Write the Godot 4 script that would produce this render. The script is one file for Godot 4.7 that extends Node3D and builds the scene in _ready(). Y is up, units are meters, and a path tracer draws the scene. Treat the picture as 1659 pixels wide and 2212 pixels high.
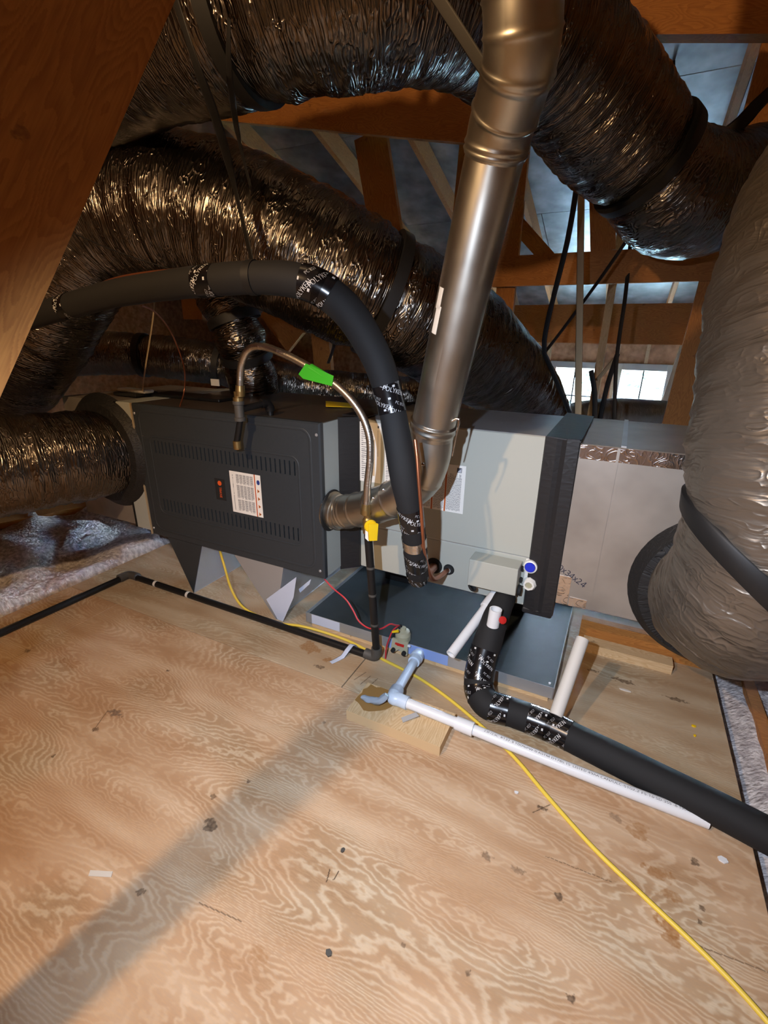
extends Node3D
# Attic with a horizontal furnace, coil cabinet, plenums, flexible ducts, flue, gas line and drains.
# The floor is y = 0 (top of the plywood). The unit runs along x; -z leads to the gable wall with its windows.

const EYE := Vector3(0.0, 1.2, 0.0)
const FOCAL := 1024.0
var AX := Vector3(0.896, -0.167, 0.411)
var AY := Vector3(0.013, 0.936, 0.352)
var AZ := Vector3(-0.444, -0.310, 0.841)
var M := {}
var used := {}
var noise_a := FastNoiseLite.new()
var noise_b := FastNoiseLite.new()

# ------------------------------------------------------------------ measuring from the photograph
func ray(x: float, y: float) -> Vector3:
	var c := Vector3((x - 829.5) / FOCAL, -(y - 1106.0) / FOCAL, -1.0)
	return Vector3(AX.dot(c), AY.dot(c), AZ.dot(c))
func P(x: float, y: float, depth: float) -> Vector3:
	return EYE + ray(x, y) * depth
func onz(x: float, y: float, z: float) -> Vector3:
	var r := ray(x, y)
	return EYE + r * (z / r.z)
func ony(x: float, y: float, h: float) -> Vector3:
	var r := ray(x, y)
	return EYE + r * ((h - EYE.y) / r.y)
func onx(x: float, y: float, wx: float) -> Vector3:
	var r := ray(x, y)
	return EYE + r * (wx / r.x)

# ------------------------------------------------------------------ nodes
func numbered(called: String) -> String:
	if not used.has(called):
		used[called] = 0
		return called
	used[called] += 1
	return "%s_%03d" % [called, used[called]]
func tag(o: Node, label: String, category: String, group := "", kind := "") -> void:
	if label: o.set_meta("label", label)
	if category: o.set_meta("category", category)
	if group: o.set_meta("group", group)
	if kind: o.set_meta("kind", kind)
func thing(called: String, label: String, category: String, at: Vector3, group := "") -> Node3D:
	var o := Node3D.new()
	o.name = numbered(called)
	add_child(o)
	o.position = at
	tag(o, label, category, group)
	return o
func origin_of(n: Node) -> Vector3:
	var v := Vector3.ZERO
	while n != self and n != null:
		v += (n as Node3D).position
		n = n.get_parent()
	return v
func obj(called: String, mesh: Mesh, m: Material, parent: Node = self, at := Vector3.ZERO) -> MeshInstance3D:
	var o := MeshInstance3D.new()
	o.mesh = mesh
	o.material_override = m
	o.name = numbered(called) if parent == self else called
	parent.add_child(o, true)
	o.position = at - origin_of(parent)
	o.cast_shadow = GeometryInstance3D.SHADOW_CASTING_SETTING_ON
	return o
func struct(called: String, mesh: Mesh, m: Material, label: String, category := "") -> MeshInstance3D:
	var o := obj(called, mesh, m)
	tag(o, label, category if category else called.split("_")[0], "", "structure")
	return o

# ------------------------------------------------------------------ meshes
class MB:
	var v := PackedVector3Array()
	var n := PackedVector3Array()
	var u := PackedVector2Array()
	var ix := PackedInt32Array()
	func tri(a: Vector3, b: Vector3, c: Vector3, nn: Vector3, ua := Vector2.ZERO, ub := Vector2.ZERO, uc := Vector2.ZERO) -> void:
		var s := v.size()
		var flip := (b - a).cross(c - a).dot(nn) > 0.0
		v.append_array([a, c, b] if flip else [a, b, c])
		u.append_array([ua, uc, ub] if flip else [ua, ub, uc])
		for k in 3:
			n.append(nn)
			ix.append(s + k)
	func quad(a: Vector3, b: Vector3, c: Vector3, d: Vector3, nn: Vector3, w := 1.0, h := 1.0, u0 := Vector2.ZERO) -> void:
		var s := v.size()
		v.append_array([a, b, c, d])
		u.append_array([u0, u0 + Vector2(w, 0), u0 + Vector2(w, h), u0 + Vector2(0, h)])
		for k in 4: n.append(nn)
		if (b - a).cross(c - a).dot(nn) > 0.0: ix.append_array([s, s + 2, s + 1, s, s + 3, s + 2])
		else: ix.append_array([s, s + 1, s + 2, s, s + 2, s + 3])
	# an oriented box: centre, half axes; v of the UV runs along the axis l
	func obox(c: Vector3, l: Vector3, w: Vector3, t: Vector3, uo := Vector2.ZERO) -> void:
		var ll := l.length() * 2.0
		var lw := w.length() * 2.0
		var lt := t.length() * 2.0
		for s in [-1.0, 1.0]:
			quad(c - l - w + t * s, c - l + w + t * s, c + l + w + t * s, c + l - w + t * s, t.normalized() * s, lw, ll, uo + Vector2(0.37 * s, 0))
			quad(c - l - t + w * s, c - l + t + w * s, c + l + t + w * s, c + l - t + w * s, w.normalized() * s, lt, ll, uo + Vector2(0.11 * s + 0.5, 0.2))
			quad(c - w - t + l * s, c - w + t + l * s, c + w + t + l * s, c + w - t + l * s, l.normalized() * s, lt, lw, uo + Vector2(0.7, 0.3 * s))
	func box(lo: Vector3, hi: Vector3) -> void:
		var h := (hi - lo) * 0.5
		obox((lo + hi) * 0.5, Vector3(h.x, 0, 0), Vector3(0, h.y, 0), Vector3(0, 0, h.z))
	# box with chamfered edges
	func cbox(lo: Vector3, hi: Vector3, c: float) -> void:
		var m := (lo + hi) * 0.5
		var h := (hi - lo) * 0.5
		c = minf(c, minf(h.x, minf(h.y, h.z)) * 0.9)
		for ax in 3:
			var a := (ax + 1) % 3
			var b := (ax + 2) % 3
			for s in [-1.0, 1.0]:
				var q := []
				for k in [[-1, -1], [1, -1], [1, 1], [-1, 1]]:
					var p := Vector3.ZERO
					p[ax] = h[ax] * s
					p[a] = (h[a] - c) * k[0]
					p[b] = (h[b] - c) * k[1]
					q.append(m + p)
				var nn := Vector3.ZERO
				nn[ax] = s
				quad(q[0], q[1], q[2], q[3], nn, (h[a] - c) * 2, (h[b] - c) * 2)
			for s in [-1.0, 1.0]:
				for r in [-1.0, 1.0]:   # edges along ax
					var q := []
					for k in [[-1, 0], [1, 0], [1, 1], [-1, 1]]:
						var p := Vector3.ZERO
						p[ax] = (h[ax] - c) * k[0]
						p[a] = (h[a] - (c if k[1] == 0 else 0.0)) * s
						p[b] = (h[b] - (0.0 if k[1] == 0 else c)) * r
						q.append(m + p)
					var nn := Vector3.ZERO
					nn[a] = s
					nn[b] = r
					quad(q[0], q[1], q[2], q[3], nn.normalized())
		for i in 8:
			var s := Vector3(1 if i & 1 else -1, 1 if i & 2 else -1, 1 if i & 4 else -1)
			tri(m + s * (h - Vector3(0, c, c)), m + s * (h - Vector3(c, 0, c)), m + s * (h - Vector3(c, c, 0)), s.normalized())
	func done() -> ArrayMesh:
		var a := []
		a.resize(Mesh.ARRAY_MAX)
		a[Mesh.ARRAY_VERTEX] = v
		a[Mesh.ARRAY_NORMAL] = n
		a[Mesh.ARRAY_TEX_UV] = u
		a[Mesh.ARRAY_INDEX] = ix
		var am := ArrayMesh.new()
		am.add_surface_from_arrays(Mesh.PRIMITIVE_TRIANGLES, a)
		return am

func box_mesh(lo: Vector3, hi: Vector3, c := 0.0) -> ArrayMesh:
	var b := MB.new()
	if c > 0.0: b.cbox(lo, hi, c)
	else: b.box(lo, hi)
	return b.done()
# a straight board from a to b, width w across the direction given by side, thickness t
func board_mesh(a: Vector3, b: Vector3, w: float, t: float, side: Vector3) -> ArrayMesh:
	var l := (b - a) * 0.5
	var d := l.normalized()
	var s := (side - d * side.dot(d)).normalized()
	var m := MB.new()
	m.obox((a + b) * 0.5, l, s * w * 0.5, d.cross(s) * t * 0.5, Vector2(fposmod(a.x * 3.7 + a.y * 1.3, 1.0), fposmod(b.z * 2.1 + a.y, 1.0)))
	return m.done()
# an extruded convex polygon: points in a plane, pushed by d
func prism_mesh(pts: Array, d: Vector3) -> ArrayMesh:
	var m := MB.new()
	var c := Vector3.ZERO
	for p in pts: c += p
	c /= pts.size()
	var nn: Vector3 = ((pts[1] - pts[0]) as Vector3).cross(pts[2] - pts[0]).normalized()
	if nn.dot(d) > 0.0: nn = -nn
	for k in range(1, pts.size() - 1):
		m.tri(pts[0], pts[k], pts[k + 1], nn)
		m.tri(pts[0] + d, pts[k] + d, pts[k + 1] + d, -nn)
	for k in pts.size():
		var a: Vector3 = pts[k]
		var b: Vector3 = pts[(k + 1) % pts.size()]
		var side := (b - a).cross(d).normalized()
		if side.dot((a + b) * 0.5 - c) < 0.0: side = -side
		m.quad(a, b, b + d, a + d, side, (b - a).length(), d.length())
	return m.done()

# Catmull-Rom through [point, radius] pairs, sampled every step metres: {p, r, s, t, n, b}
func path(ctrl: Array, step: float) -> Dictionary:
	var p := PackedVector3Array()
	var r := PackedFloat32Array()
	for i in ctrl.size() - 1:
		var a: Array = ctrl[maxi(i - 1, 0)]
		var b: Array = ctrl[i]
		var c: Array = ctrl[i + 1]
		var d: Array = ctrl[mini(i + 2, ctrl.size() - 1)]
		var k := maxi(1, int(ceil(((c[0] - b[0]) as Vector3).length() / step)))
		for j in k:
			var f := float(j) / k
			p.append((b[0] as Vector3).cubic_interpolate(c[0], a[0], d[0], f))
			r.append(lerpf(b[1], c[1], smoothstep(0.0, 1.0, f)))
	p.append(ctrl[-1][0])
	r.append(ctrl[-1][1])
	return frames(p, r)
func frames(p: PackedVector3Array, r: PackedFloat32Array) -> Dictionary:
	var t := PackedVector3Array()
	var n := PackedVector3Array()
	var b := PackedVector3Array()
	var s := PackedFloat32Array()
	var l := 0.0
	for i in p.size():
		t.append((p[mini(i + 1, p.size() - 1)] - p[maxi(i - 1, 0)]).normalized())
		if i: l += p[i].distance_to(p[i - 1])
		s.append(l)
	var ref := Vector3.UP if absf(t[0].y) < 0.8 else Vector3.BACK
	for i in p.size():
		var q := (ref - t[i] * ref.dot(t[i])).normalized()
		n.append(q)
		b.append(t[i].cross(q))
		ref = q
	return {"p": p, "r": r, "s": s, "t": t, "n": n, "b": b}
func straight(a: Vector3, b: Vector3, ra: float, rb: float) -> Dictionary:
	return frames(PackedVector3Array([a, b]), PackedFloat32Array([ra, rb]))
# the tube round a path; bump(angle, s, i) is added to the radius; angles a0..a1, samples i0..i1, lifted by off
func tube(w: Dictionary, sides: int, bump = null, caps := true, flat := 1.0, turns := 0.0) -> ArrayMesh:
	var cnt: int = w.p.size()
	var ring := sides + 1
	var v := PackedVector3Array()
	var u := PackedVector2Array()
	v.resize(cnt * ring)
	u.resize(cnt * ring)
	var around := TAU * (w.r[0] as float)
	for i in cnt:
		for j in ring:
			var a := TAU * (j % sides) / sides
			var rr: float = w.r[i]
			if bump != null: rr += bump.call(a, w.s[i], i)
			v[i * ring + j] = w.p[i] + w.n[i] * (cos(a) * rr) + w.b[i] * (sin(a) * rr * flat)
			u[i * ring + j] = Vector2(float(j) / sides * (turns if turns > 0.0 else around), w.s[i])
	return skin(v, u, cnt, ring, true, caps)
func skin(v: PackedVector3Array, u: PackedVector2Array, rows: int, ring: int, closed: bool, caps := false) -> ArrayMesh:
	var n := PackedVector3Array()
	n.resize(v.size())
	var ix := PackedInt32Array()
	for i in rows - 1:
		for j in ring - 1:
			var a := i * ring + j
			var b := a + 1
			var c := a + ring
			var d := c + 1
			ix.append_array([a, c, b, b, c, d])
			var f := (v[b] - v[a]).cross(v[c] - v[a]) + (v[c] - v[d]).cross(v[b] - v[d])
			n[a] += f
			n[b] += f
			n[c] += f
			n[d] += f
	if closed:
		for i in rows:
			var q := n[i * ring] + n[i * ring + ring - 1]
			n[i * ring] = q
			n[i * ring + ring - 1] = q
	for i in n.size(): n[i] = n[i].normalized()
	if caps:
		for e in [0, rows - 1]:
			var c := Vector3.ZERO
			for j in ring - 1: c += v[e * ring + j]
			c /= ring - 1
			var other := 1 if e == 0 else rows - 2
			var oc := Vector3.ZERO
			for j in ring - 1: oc += v[other * ring + j]
			oc /= ring - 1
			var nn := (c - oc).normalized()
			var s := v.size()
			v.append(c)
			n.append(nn)
			u.append(Vector2(0.5, 0.5))
			for j in ring:
				v.append(v[e * ring + j])
				n.append(nn)
				u.append(Vector2(0.5, 0.5))
			for j in ring - 1:
				if e == 0: ix.append_array([s, s + 1 + j, s + 2 + j])
				else: ix.append_array([s, s + 2 + j, s + 1 + j])
	var a := []
	a.resize(Mesh.ARRAY_MAX)
	a[Mesh.ARRAY_VERTEX] = v
	a[Mesh.ARRAY_NORMAL] = n
	a[Mesh.ARRAY_TEX_UV] = u
	a[Mesh.ARRAY_INDEX] = ix
	var am := ArrayMesh.new()
	am.add_surface_from_arrays(Mesh.PRIMITIVE_TRIANGLES, a)
	return am
func sample_near(w: Dictionary, at: Vector3) -> int:
	var best := 0
	for i in w.p.size():
		if (w.p[i] as Vector3).distance_squared_to(at) < (w.p[best] as Vector3).distance_squared_to(at): best = i
	return best
# a stretch of a path, thickened by add, as a path of its own
func stretch(w: Dictionary, i0: int, i1: int, add: float) -> Dictionary:
	i0 = clampi(i0, 0, w.p.size() - 2)
	i1 = clampi(i1, i0 + 1, w.p.size() - 1)
	var o := {"p": w.p.slice(i0, i1 + 1), "r": w.r.slice(i0, i1 + 1), "s": w.s.slice(i0, i1 + 1), "t": w.t.slice(i0, i1 + 1), "n": w.n.slice(i0, i1 + 1), "b": w.b.slice(i0, i1 + 1)}
	for i in o.r.size(): o.r[i] += add
	return o
# a sticker bent round a tube: centre angle faces dir
func sticker(w: Dictionary, i0: int, i1: int, dir: Vector3, half: float, lift: float) -> ArrayMesh:
	var v := PackedVector3Array()
	var u := PackedVector2Array()
	var cols := 9
	var mid := atan2(dir.dot(w.b[i0]), dir.dot(w.n[i0]))
	for i in range(i0, i1 + 1):
		for j in cols:
			var a := mid + half * (2.0 * j / (cols - 1) - 1.0)
			v.append(w.p[i] + (w.n[i] * cos(a) + w.b[i] * sin(a)) * (w.r[i] + lift))
			u.append(Vector2(float(j) / (cols - 1), float(i - i0) / (i1 - i0)))
	return skin(v, u, i1 - i0 + 1, cols, false)
func ribbon(ctrl: Array, width: float, thick: float, across: Vector3) -> ArrayMesh:
	var c := []
	for q in ctrl: c.append([q, width * 0.5])
	var w := path(c, 0.05)
	for i in w.p.size():
		var t: Vector3 = w.t[i]
		w.n[i] = (across - t * across.dot(t)).normalized()
		w.b[i] = t.cross(w.n[i])
	return tube(w, 8, null, true, thick / width)
# lathe: profile of (radius, height) turned round axis d at c
func lathe(prof: Array, c: Vector3, d: Vector3, sides := 24) -> ArrayMesh:
	d = d.normalized()
	var n := d.cross(Vector3.UP if absf(d.y) < 0.9 else Vector3.RIGHT).normalized()
	var b := d.cross(n)
	var v := PackedVector3Array()
	var u := PackedVector2Array()
	for q in prof:
		for j in sides + 1:
			var a := TAU * (j % sides) / sides
			v.append(c + d * q.y + (n * cos(a) + b * sin(a)) * maxf(q.x, 0.00002))
			u.append(Vector2(float(j) / sides, q.y))
	return flat_shade(v, u, prof.size(), sides + 1)
# hard edges along the profile: each band has rows of its own
func flat_shade(v: PackedVector3Array, u: PackedVector2Array, rows: int, ring: int) -> ArrayMesh:
	var m := ArrayMesh.new()
	var vv := PackedVector3Array()
	var uu := PackedVector2Array()
	var nn := PackedVector3Array()
	var ix := PackedInt32Array()
	for i in rows - 1:
		var s := vv.size()
		for k in 2:
			for j in ring:
				vv.append(v[(i + k) * ring + j])
				uu.append(u[(i + k) * ring + j])
				var a := i * ring + j % (ring - 1)
				var pj := i * ring + (j - 1 + ring - 1) % (ring - 1)
				var nj := i * ring + (j + 1) % (ring - 1)
				var f := (v[nj] - v[pj] + v[nj + ring] - v[pj + ring]).cross(v[a + ring] - v[a])
				nn.append(f.normalized())
		for j in ring - 1:
			ix.append_array([s + j, s + j + ring, s + j + 1, s + j + 1, s + j + ring, s + j + ring + 1])
	var a := []
	a.resize(Mesh.ARRAY_MAX)
	a[Mesh.ARRAY_VERTEX] = vv
	a[Mesh.ARRAY_NORMAL] = nn
	a[Mesh.ARRAY_TEX_UV] = uu
	a[Mesh.ARRAY_INDEX] = ix
	m.add_surface_from_arrays(Mesh.PRIMITIVE_TRIANGLES, a)
	return m
# a hollow pipe end or open sleeve between a and b
func pipe(a: Vector3, b: Vector3, r: float, wall := 0.0, sides := 24) -> ArrayMesh:
	var l := a.distance_to(b)
	if wall > 0.0:
		return lathe([Vector2(0, 0), Vector2(r, 0), Vector2(r, l), Vector2(r - wall, l), Vector2(r - wall, l * 0.6), Vector2(0, l * 0.6)], a, b - a, sides)
	return lathe([Vector2(0, 0), Vector2(r, 0), Vector2(r, l), Vector2(0, l)], a, b - a, sides)

# ------------------------------------------------------------------ pictures and materials
func paint(m: String, c: Color, rough: float, metal := 0.0) -> StandardMaterial3D:
	var s := StandardMaterial3D.new()
	s.resource_name = m
	s.albedo_color = c
	s.roughness = rough
	s.metallic = metal
	M[m] = s
	return s
func noise_picture(freq: float, sd: int, w: int, h: int, low: Color, high: Color, octaves := 4) -> NoiseTexture2D:
	var n := FastNoiseLite.new()
	n.noise_type = FastNoiseLite.TYPE_SIMPLEX
	n.seed = sd
	n.frequency = freq
	n.fractal_octaves = octaves
	var g := Gradient.new()
	g.set_color(0, low)
	g.set_color(1, high)
	var t := NoiseTexture2D.new()
	t.width = w
	t.height = h
	t.seamless = true
	t.noise = n
	t.color_ramp = g
	return t
func picture(im: Image) -> ImageTexture:
	return ImageTexture.create_from_image(im)
# draw words into an image with the shapes of the letters; o is the lower left of the first letter, along and up are the pixel directions of one text height
func write(im: Image, words: String, o: Vector2, size: float, c: Color, along := Vector2(1, 0), up := Vector2(0, -1)) -> void:
	var tm := TextMesh.new()
	var f := SystemFont.new()
	f.font_names = PackedStringArray(["Droid Sans"])
	tm.font = f
	tm.font_size = 32
	tm.pixel_size = 0.03
	tm.depth = 0.0
	tm.curve_step = 4.0
	tm.text = words
	tm.horizontal_alignment = HORIZONTAL_ALIGNMENT_LEFT
	tm.vertical_alignment = VERTICAL_ALIGNMENT_BOTTOM
	if tm.get_surface_count() == 0: return
	for sf in tm.get_surface_count():
		var arr := tm.surface_get_arrays(sf)
		var v: PackedVector3Array = arr[Mesh.ARRAY_VERTEX]
		var ix = arr[Mesh.ARRAY_INDEX]
		var idx := PackedInt32Array()
		if ix == null or ix.size() == 0:
			for i in v.size(): idx.append(i)
		else: idx = ix
		for t in range(0, idx.size(), 3):
			var q := []
			for k in 3:
				var e: Vector3 = v[idx[t + k]]
				q.append(o + (along * e.x + up * e.y) * size)
			fill_tri(im, q[0], q[1], q[2], c)
func fill_tri(im: Image, a: Vector2, b: Vector2, c: Vector2, col: Color) -> void:
	var x0 := maxi(0, int(floor(minf(a.x, minf(b.x, c.x)))))
	var x1 := mini(im.get_width() - 1, int(ceil(maxf(a.x, maxf(b.x, c.x)))))
	var y0 := maxi(0, int(floor(minf(a.y, minf(b.y, c.y)))))
	var y1 := mini(im.get_height() - 1, int(ceil(maxf(a.y, maxf(b.y, c.y)))))
	for y in range(y0, y1 + 1):
		for x in range(x0, x1 + 1):
			var p := Vector2(x + 0.5, y + 0.5)
			var d1 := (b - a).cross(p - a)
			var d2 := (c - b).cross(p - b)
			var d3 := (a - c).cross(p - c)
			if (d1 >= 0 and d2 >= 0 and d3 >= 0) or (d1 <= 0 and d2 <= 0 and d3 <= 0): im.set_pixel(x, y, col)
func blot(im: Image, x: float, y: float, r: float, c: Color, sd: int, amount := 0.7, sx := 1.0) -> void:
	for yy in range(maxi(0, int(y - r * 1.6)), mini(im.get_height(), int(y + r * 1.6))):
		for xx in range(maxi(0, int(x - r * 1.6 * sx)), mini(im.get_width(), int(x + r * 1.6 * sx))):
			var d := Vector2((xx - x) / sx, yy - y).length() / r + noise_a.get_noise_2d(xx * 60.0 / r + sd * 91.0, yy * 60.0 / r) * 0.9
			var k := (1.0 - smoothstep(0.75, 1.0, d)) * amount * (0.75 + 0.5 * noise_b.get_noise_2d(xx * 6.0, yy * 6.0 + sd * 33.0))
			if k > 0.0: im.set_pixel(xx, yy, im.get_pixel(xx, yy).lerp(c, clampf(k, 0, 1)))

const PLY_X0 := -2.4
const PLY_Z0 := -2.6
const PLY_W := 3.0
const PLY_H := 3.0
func ply_px(im: Image, w: Vector3) -> Vector2:
	return Vector2((w.x - PLY_X0) / PLY_W * im.get_width(), (w.z - PLY_Z0) / PLY_H * im.get_height())
func plywood_picture() -> ImageTexture:
	var sz := 1536
	var data := PackedByteArray()
	data.resize(sz * sz * 3)
	var n1 := FastNoiseLite.new()
	n1.seed = 5
	n1.noise_type = FastNoiseLite.TYPE_SIMPLEX_SMOOTH
	n1.frequency = 1.0
	n1.fractal_octaves = 2
	var n2 := FastNoiseLite.new()
	n2.seed = 11
	n2.noise_type = FastNoiseLite.TYPE_SIMPLEX
	n2.frequency = 1.0
	n2.fractal_octaves = 3
	var at := 0
	for j in sz:
		var z := PLY_Z0 + PLY_H * j / sz
		var back := 1.0 if z < -1.18 else 0.0
		var zo := 40.0 * back
		for i in sz:
			var x := PLY_X0 + PLY_W * i / sz
			var k := n1.get_noise_2d(x * 0.6 + zo, z * 2.9 + zo)
			var wob := n2.get_noise_2d(x * 9.0, z * 22.0 + zo)
			var h := k * 17.0 + z * 27.0 + wob * (0.4 + 1.2 * absf(k)) + n2.get_noise_2d(x * 40.0, z * 90.0) * 0.12
			var s := h - floorf(h)
			var band := smoothstep(0.0, 0.4, s) * (1.0 - smoothstep(0.7, 1.0, s))
			var fine := n2.get_noise_2d(x * 26.0 + 9.0, z * 320.0)
			var patch := n2.get_noise_2d(x * 1.7 + 70.0, z * 2.3 + zo)
			var tone := clampf(0.5 + (band - 0.5) * (0.5 + patch * 0.5 - 0.2 * back) + fine * 0.22 + n1.get_noise_2d(x * 2.2 + 31.0, z * 9.0 + zo) * 0.5, 0.0, 1.0)
			var g := 0.45 * back + clampf(patch * 0.5, 0.0, 0.35)
			data[at] = int(clampf(lerpf(208.0, 174.0, tone) - g * 26.0 + fine * 12.0, 0, 255))
			data[at + 1] = int(clampf(lerpf(182.0, 136.0, tone) - g * 8.0 + fine * 12.0, 0, 255))
			data[at + 2] = int(clampf(lerpf(152.0, 100.0, tone) - g * 2.0 + fine * 10.0, 0, 255))
			at += 3
	var im := Image.create_from_data(sz, sz, false, Image.FORMAT_RGB8, data)
	# stains, knots, scuffs and specks, each where the photograph has it
	var dark := Color8(70, 52, 36)
	var rust := Color8(140, 88, 40)
	for e in [[670, 1398, 26, rust, 0.6, 1.6], [705, 1425, 12, rust, 0.6, 1.4], [690, 1440, 8, dark, 0.6, 2.5], [455, 1783, 13, dark, 0.75, 1.2], [250, 1540, 13, Color8(90, 74, 64), 0.7, 1.6], [205, 1575, 7, dark, 0.6, 1.5],
		[305, 1925, 7, dark, 0.7, 1.2], [460, 1720, 6, dark, 0.7, 1.3], [535, 1687, 5, dark, 0.7, 1.2], [362, 1448, 4, dark, 0.8, 1.5], [115, 1632, 4, dark, 0.8, 1.2], [1205, 1936, 8, dark, 0.85, 1.0], [1050, 1848, 8, dark, 0.5, 1.6], [1120, 1880, 6, dark, 0.4, 2.5],
		[1420, 1885, 13, rust, 0.55, 2.2], [1450, 1935, 10, rust, 0.5, 2.0], [1440, 2000, 15, rust, 0.7, 1.3], [1450, 2030, 12, rust, 0.6, 1.6], [1375, 1800, 12, rust, 0.45, 1.8], [1380, 1785, 10, rust, 0.4, 1.8], [1330, 1765, 10, dark, 0.35, 1.4],
		[1500, 1862, 8, dark, 0.75, 1.0], [1345, 1470, 10, dark, 0.7, 3.2], [1460, 1510, 8, dark, 0.7, 3.4], [1280, 1448, 6, dark, 0.7, 3.2], [1170, 1745, 5, dark, 0.8, 2.4], [350, 1140, 8, dark, 0.5, 2.0], [1060, 1550, 7, dark, 0.6, 1.4], [1232, 2153, 6, dark, 0.85, 1.0],
		[1010, 2100, 5, dark, 0.6, 1.0], [560, 2060, 10, rust, 0.3, 2.0], [150, 1430, 16, rust, 0.4, 2.6], [700, 1560, 5, dark, 0.5, 1.0], [870, 2040, 4, dark, 0.6, 1.0], [1515, 1960, 5, dark, 0.7, 1.0], [1510, 1990, 4, dark, 0.8, 1.0], [60, 1405, 7, dark, 0.6, 2.0], [980, 1560, 10, dark, 0.4, 1.8]]:
		var q := ply_px(im, ony(e[0], e[1], 0.0))
		blot(im, q.x, q.y, e[2] * 0.62, e[3], int(e[0]), e[4], e[5])
	# pencil ticks and scratches
	for e in [[765, 1468, 790, 1452], [778, 1478, 800, 1460], [795, 1484, 815, 1466], [705, 1905, 712, 1878], [720, 1900, 732, 1882], [200, 1580, 232, 1535], [1150, 1755, 1188, 1738], [1500, 2040, 1659, 2100], [1180, 1850, 1320, 1905], [430, 1950, 520, 1990]]:
		var a := ply_px(im, ony(e[0], e[1], 0.0))
		var b := ply_px(im, ony(e[2], e[3], 0.0))
		for k in 60:
			var q := a.lerp(b, k / 59.0)
			var c := im.get_pixel(clampi(int(q.x), 0, sz - 1), clampi(int(q.y), 0, sz - 1))
			im.set_pixel(clampi(int(q.x), 0, sz - 1), clampi(int(q.y), 0, sz - 1), c.lerp(dark, 0.6))
	return picture(im)
func wood_picture(sd: int, light: Color, deep: Color) -> ImageTexture:
	var im := Image.create(256, 1024, false, Image.FORMAT_RGB8)
	var n := FastNoiseLite.new()
	n.seed = sd
	n.noise_type = FastNoiseLite.TYPE_SIMPLEX
	n.frequency = 1.0
	n.fractal_octaves = 3
	for y in 1024:
		for x in 256:
			var k := n.get_noise_2d(x * 0.008, y * 0.0016)
			var h := k * 7.0 + x * 0.05 + n.get_noise_2d(x * 0.03, y * 0.006) * 0.5
			var s := h - floorf(h)
			var f := n.get_noise_2d(x * 0.35, y * 0.012)
			im.set_pixel(x, y, light.lerp(deep, clampf(0.15 + 0.6 * smoothstep(0.1, 0.95, s) + f * 0.35, 0, 1)))
	for e in [[60, 180], [190, 520], [90, 830]]:
		blot(im, e[0], e[1], 10.0, deep.darkened(0.25), e[0], 0.7, 0.7)
	return picture(im)
# relief of crumpled film: folds running round the duct (u), packed along its length (v)
func film_relief(sd: int, stretch_u: float, amount: float, coarse: float, fine: float, sharp: float) -> ImageTexture:
	var sz := 640
	var n := FastNoiseLite.new()
	n.seed = sd
	n.noise_type = FastNoiseLite.TYPE_SIMPLEX
	n.frequency = 1.0
	n.fractal_octaves = 1
	var im := Image.create(sz, sz, false, Image.FORMAT_RF)
	for y in sz:
		var blend := smoothstep(0.85, 1.0, float(y) / sz)
		for x in sz:
			var fx := TAU * x / sz
			var cu := cos(fx) * stretch_u
			var su := sin(fx) * stretch_u
			var h := film_height(n, cu, su, y, coarse, fine, sharp)
			if blend > 0.0: h = lerpf(h, film_height(n, cu, su, y - sz, coarse, fine, sharp), blend)   # the ends meet
			im.set_pixel(x, y, Color(h, 0, 0))
	im.convert(Image.FORMAT_RGBA8)
	im.bump_map_to_normal_map(amount)
	return picture(im)
func film_height(n: FastNoiseLite, cu: float, su: float, y: float, coarse: float, fine: float, sharp: float) -> float:
	var w := n.get_noise_3d(cu * 2.0, su * 2.0, y * 0.012 + 300.0) * 0.8
	var a := 1.0 - absf(n.get_noise_3d(cu + w, su - w, y * coarse + 40.0))
	var b := 1.0 - absf(n.get_noise_3d(cu * 1.5 + 9.0, su * 1.5, y * fine + w))
	return pow(a, sharp) * 0.6 + pow(b, sharp) * 0.22
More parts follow.
